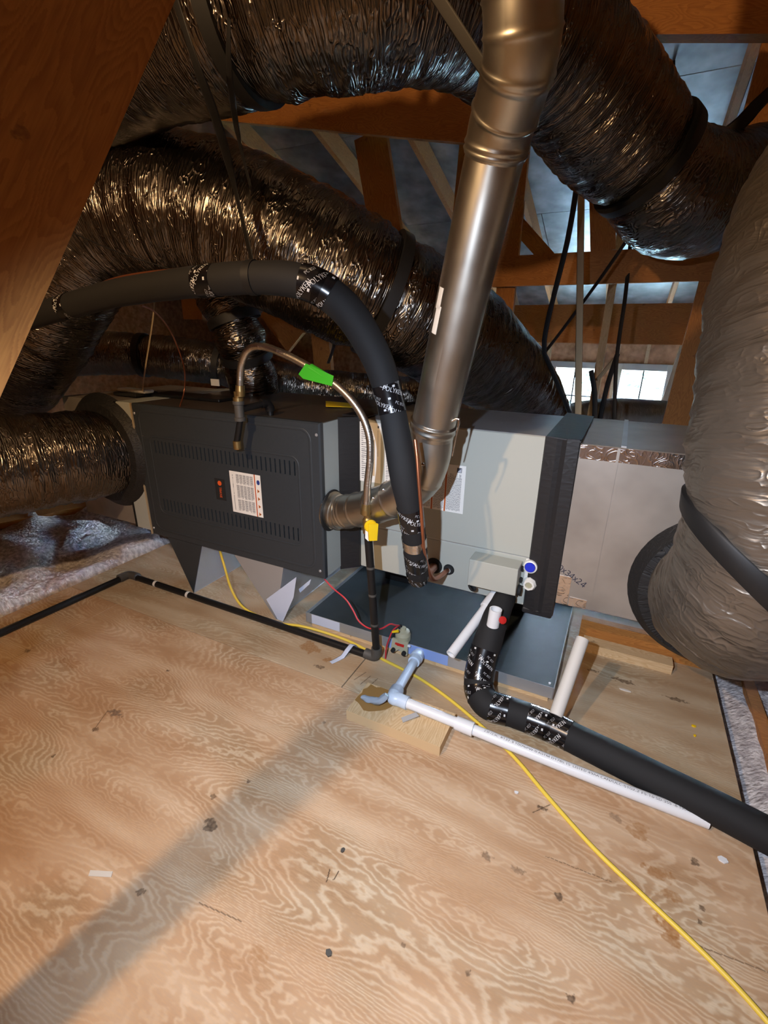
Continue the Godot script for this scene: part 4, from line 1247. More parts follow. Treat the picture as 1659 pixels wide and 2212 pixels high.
# ------------------------------------------------------------------ flue
func flue() -> void:
	var a := onx(716, 1102, -0.948)
	var t := thing("flue_pipe", "round galvanised flue rising from the furnace side to the roof", "flue", a)
	var R := 0.0635
	obj("starter_collar", lathe([Vector2(0.05, 0.0), Vector2(0.076, 0.0), Vector2(0.076, 0.006), Vector2(0.066, 0.008), Vector2(0.066, 0.03), Vector2(0.070, 0.033), Vector2(0.066, 0.036), Vector2(0.066, 0.05), Vector2(0.060, 0.052)], a, Vector3(1, 0, 0.12), 40), M.flue, t)
	obj("gasket", lathe([Vector2(0.06, 0.0005), Vector2(0.083, 0.0005), Vector2(0.08, 0.004), Vector2(0.06, 0.004)], a, Vector3(1, 0, 0.0), 40), M.mastic, t)
	var rib := func(spots: Array) -> Callable:
		return func(_a: float, s: float, _i: int) -> float:
			var o := 0.0
			for q in spots: o += 0.0035 * exp(-pow((s - q) / 0.0035, 2.0))
			return o
	var low := path([[a + Vector3(0.045, 0, 0.005), R], [P(790, 1097, 1.73), R], [P(850, 1078, 1.61), R], [P(905, 1040, 1.52), R], [P(928, 985, 1.46), R], [P(932, 930, 1.42), R]], 0.004)
	obj("lower_elbow", tube(low, 40, rib.call([0.03, 0.045, 0.1, 0.2, 0.215, 0.3, 0.38, 0.46])), M.flue, t)
	var s0: Vector3 = P(931, 938, 1.425)
	var s1: Vector3 = P(1072, 318, 1.02)
	var str_path := path([[s0, R + 0.004], [s0.lerp(s1, 0.06), R + 0.004], [s0.lerp(s1, 0.065), R + 0.001], [s0.lerp(s1, 0.5), R + 0.001], [s1, R + 0.001]], 0.004)
	var sp_node := obj("straight_pipe", tube(str_path, 40, rib.call([0.02, 0.04])), M.flue, t)
	var seam_dir := (Vector3(1, 0, -0.2)).normalized()
	obj("lock_seam", sticker(str_path, 18, str_path.p.size() - 4, seam_dir, 0.045, 0.002), M.flue, sp_node)
	for q in [[958, 648, 6], [943, 697, 8]]:
		var i := sample_near(str_path, P(q[0] + 50, q[1], 1.2))
		var st := obj("sticker", sticker(str_path, i - q[2], i + q[2], (P(q[0] - 200, q[1], 1.1) - str_path.p[i]).normalized(), 0.16, 0.0008), M.white_plastic, sp_node)
		st.set_meta("label", "small white paper sticker on the pipe")
	var up := path([[s1.lerp(s0, 0.02), R + 0.004], [P(1083, 270, 0.985), R + 0.005], [P(1103, 205, 0.935), R + 0.005], [P(1122, 130, 0.885), R + 0.006], [P(1128, 60, 0.85), R + 0.006], [P(1128, -40, 0.815), R + 0.006]], 0.004)
	obj("upper_elbow", tube(up, 40, rib.call([0.008, 0.02, 0.075, 0.14, 0.15, 0.2, 0.25, 0.262, 0.3])), M.flue, t)
	var e: Vector3 = up.p[up.p.size() - 1]
	obj("top_pipe", pipe(e - Vector3(0, 0.01, 0), Vector3(e.x, roof_y(e.z) - 0.02, e.z), R + 0.003, 0.0, 40), M.flue, t)
	# twisted tie wire at the lower joint
	obj("tie_wire", tube(path([[P(972, 912, 1.35), 0.003], [P(990, 905, 1.34), 0.005], [P(985, 940, 1.36), 0.002], [P(976, 985, 1.4), 0.002]], 0.01), 8), M.foil_tape, t)
	for q in [[913, 1003, 1.41], [828, 1058, 1.55], [806, 1076, 1.6]]:
		obj("rivet", lathe([Vector2(0, 0.003), Vector2(0.003, 0.0025), Vector2(0.005, 0)], P(q[0], q[1], q[2] - 0.01), EYE - P(q[0], q[1], q[2]), 12), M.foil_tape, t)

# ------------------------------------------------------------------ refrigerant line
func refrigerant_line() -> void:
	var r := 0.039
	var w := path([[P(40, 694, 1.66), 0.036], [P(110, 672, 1.56), 0.037], [P(250, 634, 1.42), r], [P(360, 617, 1.32), r], [P(450, 607, 1.24), r], [P(545, 600, 1.19), r], [P(625, 603, 1.17), 0.041], [P(690, 622, 1.17), 0.042], [P(745, 665, 1.19), 0.042], [P(788, 725, 1.22), 0.041], [P(820, 790, 1.25), 0.04], [P(843, 870, 1.28), 0.037], [P(858, 950, 1.3), 0.039], [P(872, 1030, 1.33), 0.039], [P(885, 1100, 1.38), 0.037], [P(894, 1165, 1.46), 0.037], [P(900, 1225, 1.56), 0.037], [P(906, 1248, 1.61), 0.03]], 0.01)
	var t := thing("refrigerant_line", "thick black foam insulated line arching over the furnace to the coil", "pipe", w.p[0])
	obj("foam_sleeve", tube(w, 32, func(a: float, s: float, _i: int) -> float: return noise_a.get_noise_3d(cos(a) * 40.0, sin(a) * 40.0, s * 300.0) * 0.003), M.foam, t)
	for q in [[447, 607, 1.24, 3], [672, 615, 1.17, 3], [700, 628, 1.17, 2], [848, 860, 1.27, 4], [888, 1120, 1.39, 4], [899, 1212, 1.53, 4], [55, 688, 1.64, 3], [150, 662, 1.52, 2]]:
		var i := sample_near(w, P(q[0], q[1], q[2]))
		var tp := obj("tape_wrap", tube(stretch(w, i - q[3], i + q[3], 0.0015), 32, null, false), M.printed_tape, t)
		tp.set_meta("label", "black tape with white lettering")
	var i0 := sample_near(w, P(894, 1172, 1.46))
	var sil := obj("foil_wrap", tube(stretch(w, i0 - 2, i0 + 2, 0.0015), 32, null, false), M.foil_tape, t)
	sil.set_meta("label", "shiny foil wrap near the lower end")
	var i1 := sample_near(w, P(545, 600, 1.19))
	obj("strap_loop", tube(stretch(w, i1 - 1, i1 + 1, 0.002), 32, null, true), M.strap_black, t)
	obj("wrapped_end", lathe([Vector2(0.0, -0.036), Vector2(0.018, -0.033), Vector2(0.03, -0.022), Vector2(0.037, -0.004), Vector2(0.038, 0.02)], P(902, 1246, 1.6), Vector3(-0.1, 1, 0.2), 28), M.printed_tape, t)
	# copper: the stub into the cabinet and the bare liquid line alongside
	var stub_end := onz(937, 1224, -1.598)
	obj("copper_stub", tube(path([[P(908, 1240, 1.6), 0.016], [P(924, 1236, 1.68), 0.016], [stub_end, 0.016]], 0.02), 16), M.copper, t)
	tag(obj("liquid_line", tube(path([[P(896, 950, 1.28), 0.005], [P(900, 985, 1.285), 0.005], [P(904, 1040, 1.3), 0.005], [P(909, 1100, 1.33), 0.005], [P(913, 1160, 1.4), 0.005], [P(918, 1205, 1.5), 0.006], [P(935, 1250, 1.66), 0.009], [onz(966, 1232, -1.598), 0.009]], 0.015), 12), M.copper), "thin bare copper line beside the lower end of the black insulated line", "pipe")
	tag(obj("liquid_line", tube(path([[P(100, 655, 1.54), 0.005], [P(180, 630, 1.46), 0.005], [P(240, 605, 1.4), 0.005], [P(300, 592, 1.345), 0.005], [P(380, 583, 1.28), 0.005], [P(450, 575, 1.22), 0.005], [P(510, 572, 1.21), 0.005]], 0.02), 12), M.copper), "thin bare copper line lying along the top of the black insulated line", "pipe")

# ------------------------------------------------------------------ gas line
func gas_line() -> void:
	var z := -1.335
	# flexible connector
	var w := path([[onz(790, 1098, z), 0.0126], [onz(793, 1050, z), 0.0126], [onz(799, 990, z), 0.0126], [onz(796, 938, z), 0.0126], [onz(774, 885, z), 0.0126], [onz(728, 834, z), 0.0126], [onz(660, 789, z), 0.0126], [onz(600, 759, z), 0.0126], [onz(560, 748, z), 0.0126], [onz(535, 757, z), 0.0126], [onz(521, 787, z), 0.0126], [onz(518, 822, z), 0.0126], [onz(518, 842, z), 0.0126]], 0.0022)
	var t := thing("gas_hose", "corrugated steel gas hose looping over the furnace", "hose", w.p[0])
	obj("hose", tube(w, 16, func(_a: float, s: float, _i: int) -> float: return 0.0009 * sin(s * 1200.0)), M.steel_flex, t)
	for e in [[0, 1.0], [w.p.size() - 1, -1.0]]:
		var d: Vector3 = w.t[e[0]] * e[1]
		obj("nut", lathe([Vector2(0.011, 0.018), Vector2(0.016, 0.015), Vector2(0.018, -0.004), Vector2(0.018, -0.022), Vector2(0.0, -0.022)], w.p[e[0]], d, 6), M.brass, t)
	var i := sample_near(w, onz(690, 808, z))
	var tape := obj("green_tape", tube(stretch(w, i - 18, i + 18, 0.0022), 24, null, false), M.green_tape, t)
	tape.set_meta("label", "bright green tape wrapped round the hose")
	obj("tape_tail", prism_mesh([onz(660, 785, z + 0.013), onz(720, 812, z + 0.013), onz(716, 834, z + 0.016), onz(654, 818, z + 0.02), onz(644, 808, z + 0.02)], Vector3(0, 0, -0.0012)), M.green_tape, t)
	# tee with drip leg at the furnace
	var c := onz(516, 884, z)
	t = thing("gas_tee", "dark iron gas tee with drip leg at the furnace top", "pipe fitting", c)
	obj("union", lathe([Vector2(0.0, 0.0), Vector2(0.019, 0.0), Vector2(0.019, 0.014), Vector2(0.014, 0.016), Vector2(0.014, 0.035), Vector2(0, 0.035)], c + Vector3(0, 0.028, 0), Vector3.UP, 12), M.brass, t)
	obj("tee_body", lathe([Vector2(0, -0.042), Vector2(0.02, -0.042), Vector2(0.021, -0.03), Vector2(0.017, -0.028), Vector2(0.017, 0.016), Vector2(0.021, 0.018), Vector2(0.021, 0.03), Vector2(0, 0.03)], c, Vector3.UP, 20), M.iron_grey, t)
	var e1 := c + Vector3(0.035, 0.012, -0.11)
	obj("nipple", pipe(c + Vector3(0.005, 0.0, -0.012), e1, 0.012), M.black_iron, t)
	obj("elbow", tube(path([[e1 + Vector3(-0.006, 0, 0.02), 0.018], [e1, 0.018], [e1 + Vector3(0.004, -0.015, -0.012), 0.018], [Vector3(e1.x + 0.004, e1.y - 0.03, e1.z - 0.015), 0.018]], 0.006), 20), M.black_iron, t)
	obj("riser", pipe(Vector3(e1.x + 0.004, e1.y - 0.03, e1.z - 0.015), Vector3(e1.x + 0.004, 0.9005, e1.z - 0.015), 0.012), M.black_iron, t)
	var dl := onz(512, 962, z)
	var leg_node := obj("drip_leg", pipe(c - Vector3(0, 0.04, 0), dl + Vector3(0, 0.015, 0), 0.0115), M.black_iron, t)
	obj("cap", lathe([Vector2(0, -0.014), Vector2(0.014, -0.014), Vector2(0.0155, -0.01), Vector2(0.0155, 0.016), Vector2(0.012, 0.018)], dl, Vector3.UP, 16), M.brass, leg_node)
	# ball valve
	c = onz(794, 1128, z - 0.015)
	t = thing("gas_valve", "brass gas ball valve with yellow lever on the black riser", "valve", c)
	obj("body", lathe([Vector2(0, 0.034), Vector2(0.014, 0.034), Vector2(0.014, 0.018), Vector2(0.018, 0.012), Vector2(0.018, -0.012), Vector2(0.0155, -0.018), Vector2(0.0175, -0.02), Vector2(0.0175, -0.04), Vector2(0, -0.04)], c, Vector3.UP, 12), M.brass, t)
	var h := c + Vector3(0.016, -0.002, 0.016)
	var hd := Vector3(0.75, -0.1, 0.6).normalized()
	var lv := obj("lever_hub", lathe([Vector2(0.0, 0.016), Vector2(0.021, 0.015), Vector2(0.023, 0.006), Vector2(0.021, 0.0), Vector2(0, 0)], h, hd, 18), M.yellow, t)
	lv.set_meta("label", "bright yellow valve lever")
	obj("lever", prism_mesh([h + hd * 0.012 + Vector3(-0.008, 0.016, 0.012), h + hd * 0.012 + Vector3(0.018, 0.012, -0.012), h + hd * 0.014 + Vector3(0.014, -0.048, -0.01), h + hd * 0.014 + Vector3(-0.006, -0.046, 0.01)], hd * 0.008), M.yellow, lv)
	obj("tag", prism_mesh([c + Vector3(0.002, -0.012, 0.02), c + Vector3(0.024, -0.016, 0.014), c + Vector3(0.026, -0.05, 0.014), c + Vector3(0.012, -0.062, 0.018), c + Vector3(0.001, -0.052, 0.02)], Vector3(0, 0, 0.0015)), M.white_plastic, t)
	# iron pipe: riser, elbow, floor run, elbow, run to the left
	var b := Vector3(-0.692, 0.018, -1.366)
	t = thing("gas_pipe", "black iron gas pipe along the plywood and up to the valve", "pipe", b)
	obj("riser", pipe(b + Vector3(0, 0.02, 0), c + Vector3(0, -0.036, 0), 0.0145), M.black_iron, t)
	var l := Vector3(-2.115, 0.0155, -1.375)
	obj("floor_run", pipe(b + Vector3(-0.02, -0.002, 0), l, 0.0148), M.black_iron, t)
	obj("elbow", tube(path([[b + Vector3(0, 0.045, 0), 0.021], [b + Vector3(-0.001, 0.02, 0), 0.0205], [b + Vector3(-0.012, 0.003, 0), 0.02], [b + Vector3(-0.05, 0.003, 0), 0.0205]], 0.006), 20), M.iron_grey, t)
	obj("corner_elbow", tube(path([[l + Vector3(0.045, 0.005, 0), 0.0205], [l + Vector3(0.0, 0.005, 0.0), 0.02], [l + Vector3(-0.02, 0.005, 0.012), 0.02], [l + Vector3(-0.022, 0.005, 0.055), 0.0205]], 0.006), 20), M.iron_grey, t)
	obj("left_run", pipe(l + Vector3(-0.022, 0, 0.04), Vector3(-2.2, 0.0155, 0.6), 0.0148), M.black_iron, t)
	for q in [0.27, 0.62]:
		var s := l.lerp(b, q * 0.45)
		obj("pipe_tape", pipe(s, s + Vector3(0.014, 0, 0), 0.0156), M.pvc_dusty, t)
	for q in [[0.25, 0.05], [0.6, 0.1]]:
		var s := (l + Vector3(-0.024, 0, 0.04)).lerp(Vector3(-2.165, 0.0155, -0.55), q[0] as float)
		obj("paint_chip", pipe(s, s + Vector3(-0.003, 0, q[1]), 0.0152), M.iron_grey, t)
	for q in [0.25, 0.5, 0.72]:
		var s := (b + Vector3(0, 0.02, 0)).lerp(c + Vector3(0, -0.036, 0), q)
		obj("pipe_tape", pipe(s, s + Vector3(0, 0.009, 0), 0.0152), M.iron_grey, t)
	# perforated hanger strap over the floor run
	var hs := thing("hanger_strap", "perforated metal hanger strap nailed over the black gas pipe", "strap", Vector3(-0.81, 0, -1.35))
	obj("strip", ribbon([Vector3(-0.805, 0.002, -1.40), Vector3(-0.805, 0.026, -1.388), Vector3(-0.808, 0.034, -1.37), Vector3(-0.812, 0.025, -1.345), Vector3(-0.822, 0.004, -1.325), Vector3(-0.845, 0.002, -1.275)], 0.02, 0.002, Vector3.RIGHT), M.film_blue, hs)

# ------------------------------------------------------------------ drain pan and drains
func drains() -> void:
	var x0 := -1.076
	var x1 := -0.046
	var zf := -1.442
	var zb := -2.16
	var yb := 0.02
	var yt := 0.066
	var t := thing("drain_pan", "shallow dark sheet-metal drain pan under the coil cabinet", "pan", Vector3((x0 + x1) * 0.5, yb, (zf + zb) * 0.5))
	obj("pan_floor", box_mesh(Vector3(x0, yb, zb), Vector3(x1, yb + 0.03, zf - 0.002)), M.pan_paint, t)
	var fw := obj("front_wall", box_mesh(Vector3(x0, yb, zf - 0.002), Vector3(x1, yt, zf)), M.galvanised, t)
	fw.set_meta("label", "bright galvanised front wall of the pan")
	var fl0 := onz(838, 1400, zf).x
	var fl1 := onz(966, 1440, zf).x
	var bf := obj("protective_film", box_mesh(Vector3(fl0, yb + 0.001, zf), Vector3(fl1, yt - 0.001, zf + 0.001)), M.blue_film, t)
	bf.set_meta("label", "blue protective film left on the pan front")
	obj("protective_film", box_mesh(Vector3(x0 + 0.03, yb + 0.001, zf), Vector3(x0 + 0.17, yt - 0.001, zf + 0.001)), M.film_blue, t)
	obj("back_wall", box_mesh(Vector3(x0, yb, zb - 0.002), Vector3(x1, yt, zb)), M.galvanised, t)
	for x in [x0, x1]: obj("side_wall", box_mesh(Vector3(x - 0.001, yb, zb), Vector3(x + 0.001, yt, zf)), M.galvanised, t)
	tag(obj("bearer", box_mesh(Vector3(-1.05, 0.0, zf - 0.12), Vector3(-0.06, 0.0195, zf - 0.006)), M.pale_lumber), "thin pale wooden bearer under the drain pan front", "beam")
	for x in [-0.85, -0.3]:
		tag(obj("riser_block", box_mesh(Vector3(x - 0.07, 0.0505, -2.05), Vector3(x + 0.07, 0.2615, -1.9), 0.003), M.black_iron), "dark block in the drain pan under the coil cabinet " + ("beside the furnace" if x < -0.5 else "behind the insulated drain"), "block", "blocks under the coil cabinet")
	tag(obj("bearer", box_mesh(Vector3(0.3, 0.0, -2.1), Vector3(0.45, 0.3075, -2.02), 0.003), M.lumber), "upright timber block carrying the supply plenum", "beam")
	tag(obj("bearer", box_mesh(Vector3(-2.4, 0.0, -2.05), Vector3(-2.3105, 0.2915, -1.9), 0.003), M.lumber), "upright timber block carrying the return plenum", "beam")
	# float switch clipped on the front wall
	var s := onz(866, 1390, zf)
	t = thing("float_switch", "grey float switch with red label clipped on the drain pan", "switch", Vector3(s.x, 0.03, zf))
	var clip_node := obj("clip_plate", prism_mesh([Vector3(s.x - 0.034, yt + 0.012, zf + 0.004), Vector3(s.x + 0.034, yt + 0.012, zf + 0.004), Vector3(s.x + 0.036, 0.026, zf + 0.014), Vector3(s.x + 0.022, 0.022, zf + 0.014), Vector3(s.x, 0.042, zf + 0.012), Vector3(s.x - 0.022, 0.022, zf + 0.014), Vector3(s.x - 0.034, 0.03, zf + 0.014)], Vector3(0, 0, 0.008)), M.switch_body, t)
	var house_node := obj("housing", lathe([Vector2(0.03, -0.012), Vector2(0.031, 0.012), Vector2(0.026, 0.026), Vector2(0.012, 0.032), Vector2(0.011, 0.042), Vector2(0, 0.042)], Vector3(s.x, yt + 0.014, zf - 0.016), Vector3.UP, 24), M.switch_body, t)
	obj("cable_gland", lathe([Vector2(0.009, 0.0), Vector2(0.009, 0.012), Vector2(0, 0.012)], Vector3(s.x - 0.012, yt + 0.05, zf - 0.016), Vector3(-0.4, 1, 0), 14), M.black_rubber, house_node)
	for k in [-1, 1]: obj("thumb_screw", lathe([Vector2(0.0, 0.014), Vector2(0.0085, 0.012), Vector2(0.009, 0.0)], Vector3(s.x + 0.023 * k, 0.034, zf + 0.019), Vector3.BACK, 14), M.black_rubber, clip_node)
	obj("red_label", box_mesh(Vector3(s.x - 0.019, 0.054, zf + 0.0135), Vector3(s.x + 0.019, 0.066, zf + 0.0165)), M.red, clip_node)
	obj("side_screw", lathe([Vector2(0.0, 0.012), Vector2(0.005, 0.01), Vector2(0.005, 0.0)], Vector3(s.x + 0.034, yt, zf + 0.012), Vector3.RIGHT, 12), M.pvc, t)
	# red signal wires
	tag(obj("signal_wire", tube(path([[onz(700, 1250, -1.44), 0.0032], [onz(718, 1270, -1.43), 0.0032], [onz(745, 1293, -1.42), 0.0032], [onz(762, 1318, -1.41), 0.0032], [onz(775, 1342, -1.4), 0.0032], [onz(797, 1357, -1.395), 0.0032], [onz(822, 1358, -1.395), 0.0032], [onz(842, 1348, -1.4), 0.0032], [onz(852, 1350, -1.42), 0.0032], Array([Vector3(s.x - 0.016, yt + 0.062, zf - 0.012), 0.0032])], 0.01), 8), M.red_wire), "red signal wire hanging from the furnace to the float switch", "wire")
	tag(obj("signal_wire", tube(path([[Vector3(s.x - 0.018, yt + 0.062, zf - 0.008), 0.003], [onz(848, 1362, -1.41), 0.003], [onz(840, 1380, -1.4), 0.003], [onz(834, 1400, -1.4), 0.003], [onz(832, 1425, -1.395), 0.003]], 0.01), 8), M.red_wire), "short red wire end hanging below the float switch", "wire")
	tag(obj("wire_connector", lathe([Vector2(0.0, -0.014), Vector2(0.0045, -0.012), Vector2(0.006, 0.014), Vector2(0, 0.016)], onz(853, 1364, -1.408), Vector3(0.9, 0.45, 0), 12), M.yellow), "small yellow wire connector on the red wires", "connector")
	# condensate outlet of the pan: adapter, pipe, elbow on a wooden wedge, coupling and printed pipe
	var o := onz(905, 1424, zf)
	o.y = 0.042
	t = thing("pan_drain", "white plastic pan drain line with printed lettering on the plywood", "pipe", Vector3(o.x, 0, o.z))
	var el := ony(848, 1506, 0.062)
	var dd := (el - o).normalized()
	obj("adapter", lathe([Vector2(0.0, 0.0), Vector2(0.02, 0.0), Vector2(0.02, 0.022), Vector2(0.025, 0.024), Vector2(0.026, 0.044), Vector2(0.024, 0.048), Vector2(0.0225, 0.07), Vector2(0, 0.07)], o, dd, 28), M.pvc_torch_tint, t)
	obj("short_pipe", pipe(o + dd * 0.06, el - dd * 0.01, 0.0168), M.pvc_torch_tint, t)
	var c1 := ony(990, 1563, 0.056)
	var d2 := (c1 - el).normalized()
	obj("elbow", tube(path([[el - dd * 0.035, 0.022], [el - dd * 0.012, 0.022], [el + dd * 0.004 + d2 * 0.004, 0.0215], [el + d2 * 0.02, 0.022], [el + d2 * 0.055, 0.022]], 0.005), 24), M.pvc_torch_tint, t)
	obj("middle_pipe", pipe(el + d2 * 0.04, c1, 0.0168), M.pvc, t)
	var c2 := c1 + d2 * 0.052
	obj("coupling", lathe([Vector2(0.017, -0.008), Vector2(0.0215, -0.008), Vector2(0.022, 0.048), Vector2(0.017, 0.048)], c1, d2, 28), M.pvc, t)
	var e := ony(1530, 1776, 0.018)
	var run := path([[c1, 0.0168], [c1.lerp(e, 0.5) + Vector3(0, -0.004, 0), 0.0168], [e, 0.0168]], 0.02)
	var lp_node := obj("long_pipe", tube(run, 24), M.pvc, t)
	var i0 := sample_near(run, c2 + d2 * 0.02)
	var i1: int = run.p.size() - 3
	var pr := MB.new()
	var up_dir := (Vector3(0, 0.9, 0.28)).normalized()
	# lettering strip along the upper side
	var v := PackedVector3Array()
	var u := PackedVector2Array()
	for i in range(i0, i1 + 1):
		var tt: Vector3 = run.t[i]
		var nn := (up_dir - tt * up_dir.dot(tt)).normalized()
		var bb := tt.cross(nn)
		for j in 7:
			var a := lerpf(-0.34, 0.34, j / 6.0)
			v.append(run.p[i] + (nn * cos(a) + bb * sin(a)) * 0.0174)
			u.append(Vector2(float(i - i0) / (i1 - i0), j / 6.0))
	var pm := obj("printed_strip", skin(v, u, i1 - i0 + 1, 7, false), M.pvc_print, lp_node)
	pm.set_meta("label", "row of dark printed lettering on the white pipe")
	obj("tape_rag", tube(path([[el + Vector3(-0.012, 0.02, 0.02), 0.012], [el + Vector3(-0.03, 0.0, 0.03), 0.011], [el + Vector3(-0.075, -0.012, 0.034), 0.008], [el + Vector3(-0.1, -0.018, 0.03), 0.006]], 0.008), 12, func(a: float, s: float, _i: int) -> float: return noise_a.get_noise_3d(cos(a) * 80.0, sin(a) * 80.0, s * 1600.0) * 0.011), M.primer_blue, t)
	obj("elbow_tape", lathe([Vector2(0.0225, -0.016), Vector2(0.024, -0.012), Vector2(0.024, 0.012), Vector2(0.0225, 0.016)], el - dd * 0.03, dd, 24), M.primer_blue, t)
	# wedge of wood under the elbow and a bent metal strap
	var wb := thing("wooden_wedge", "pale water stained wooden block under the white pipe elbow", "block", Vector3(-0.48, 0, -1.16))
	var wx0 := -0.645
	var wx1 := -0.318
	obj("block", prism_mesh([Vector3(wx0, 0, -1.056), Vector3(wx1, 0, -1.056), Vector3(wx1, 0.037, -1.056), Vector3(wx0, 0.037, -1.056)], Vector3(0, 0, -0.15)), M.pale_lumber, wb)
	var sp := []
	for k in 22:
		var an := TAU * k / 22.0
		var rr := 1.0 + 0.5 * noise_b.get_noise_2d(k * 60.0, 9.0)
		sp.append(Vector3(clampf(-0.585 + cos(an) * 0.062 * rr, -0.643, -0.4), 0.0372, clampf(-1.15 + sin(an) * 0.062 * rr, -1.2045, -1.06)))
	var stn := obj("stain", prism_mesh(sp, Vector3(0, 0.0006, 0)), paint("stain", Color8(150, 112, 60), 0.6), wb)
	stn.set_meta("label", "brown glue stain on the block")
	obj("metal_strap", prism_mesh([ony(870, 1560, 0.04), ony(905, 1546, 0.05), ony(898, 1538, 0.055), ony(866, 1550, 0.042)], Vector3(0, -0.002, 0)), M.galvanised, wb)
	# insulated main drain with trap
	var w := path([[onz(1094, 1284, -1.6), 0.034], [onz(1086, 1300, -1.53), 0.04], [onz(1068, 1340, -1.46), 0.046], [onz(1052, 1390, -1.41), 0.05], [onz(1038, 1440, -1.365), 0.05], [ony(1034, 1486, 0.07), 0.05], [ony(1052, 1520, 0.05), 0.048], [ony(1105, 1538, 0.047), 0.046], [ony(1180, 1566, 0.046), 0.0455], [ony(1260, 1604, 0.046), 0.0455], [ony(1400, 1674, 0.046), 0.0455], [ony(1550, 1748, 0.046), 0.0455], [ony(1720, 1836, 0.044), 0.0455], [ony(1900, 1930, 0.042), 0.0455]], 0.01)
	t = thing("condensate_drain", "black foam insulated drain with trap running across the plywood", "pipe", ony(1040, 1500, 0.0))
	obj("foam_sleeve", tube(w, 36, func(a: float, s: float, _i: int) -> float: return noise_a.get_noise_3d(cos(a) * 40.0 + 7.0, sin(a) * 40.0, s * 300.0) * 0.003), M.foam, t)
	for q in [[onz(1092, 1288, -1.58), 2], [onz(1043, 1420, -1.38), 3], [onz(1037, 1455, -1.35), 3], [ony(1036, 1490, 0.068), 2], [ony(1075, 1530, 0.048), 3], [ony(1165, 1560, 0.046), 4], [ony(1205, 1578, 0.046), 4]]:
		var i := sample_near(w, q[0])
		var tp := obj("tape_wrap", tube(stretch(w, i - q[1], i + q[1], 0.0016), 36, null, false), M.printed_tape, t)
		tp.set_meta("label", "black tape with white lettering")
	# clean-out stub, hanging outlet and vent stub
	var cs := onz(1064, 1338, -1.40)
	var clean := obj("cleanout_stub", pipe(cs + Vector3(0, -0.03, -0.01), cs + Vector3(0.004, 0.035, -0.012), 0.021, 0.004), M.pvc, t)
	clean.set_meta("label", "white open plastic stub on the trap")
	obj("red_handle", lathe([Vector2(0, 0.0), Vector2(0.013, 0.002), Vector2(0.013, 0.008), Vector2(0, 0.01)], cs + Vector3(0.03, 0.008, 0.0), Vector3(0.6, 0.3, 0.7), 12), M.red, t)
	var va := ony(1200, 1546, 0.085)
	var vb := P(1258, 1380, 1.585)
	var vent := obj("vent_stub", pipe(va, vb, 0.0205, 0.003), M.pvc_dusty, t)
	vent.set_meta("label", "white open plastic vent pipe standing on the drain")
	var ha := onz(1064, 1292, -1.555)
	var hb := onz(973, 1414, -1.30)
	t = thing("overflow_pipe", "short white plastic pipe hanging out over the drain pan", "pipe", hb)
	obj("long_piece", pipe(ha, hb, 0.0168, 0.003), M.pvc, t)
	var hd2 := (hb - ha).normalized()
	obj("socket", lathe([Vector2(0.017, -0.03), Vector2(0.0225, -0.03), Vector2(0.0225, 0.05), Vector2(0.017, 0.052)], ha, hd2, 24), M.pvc, t)

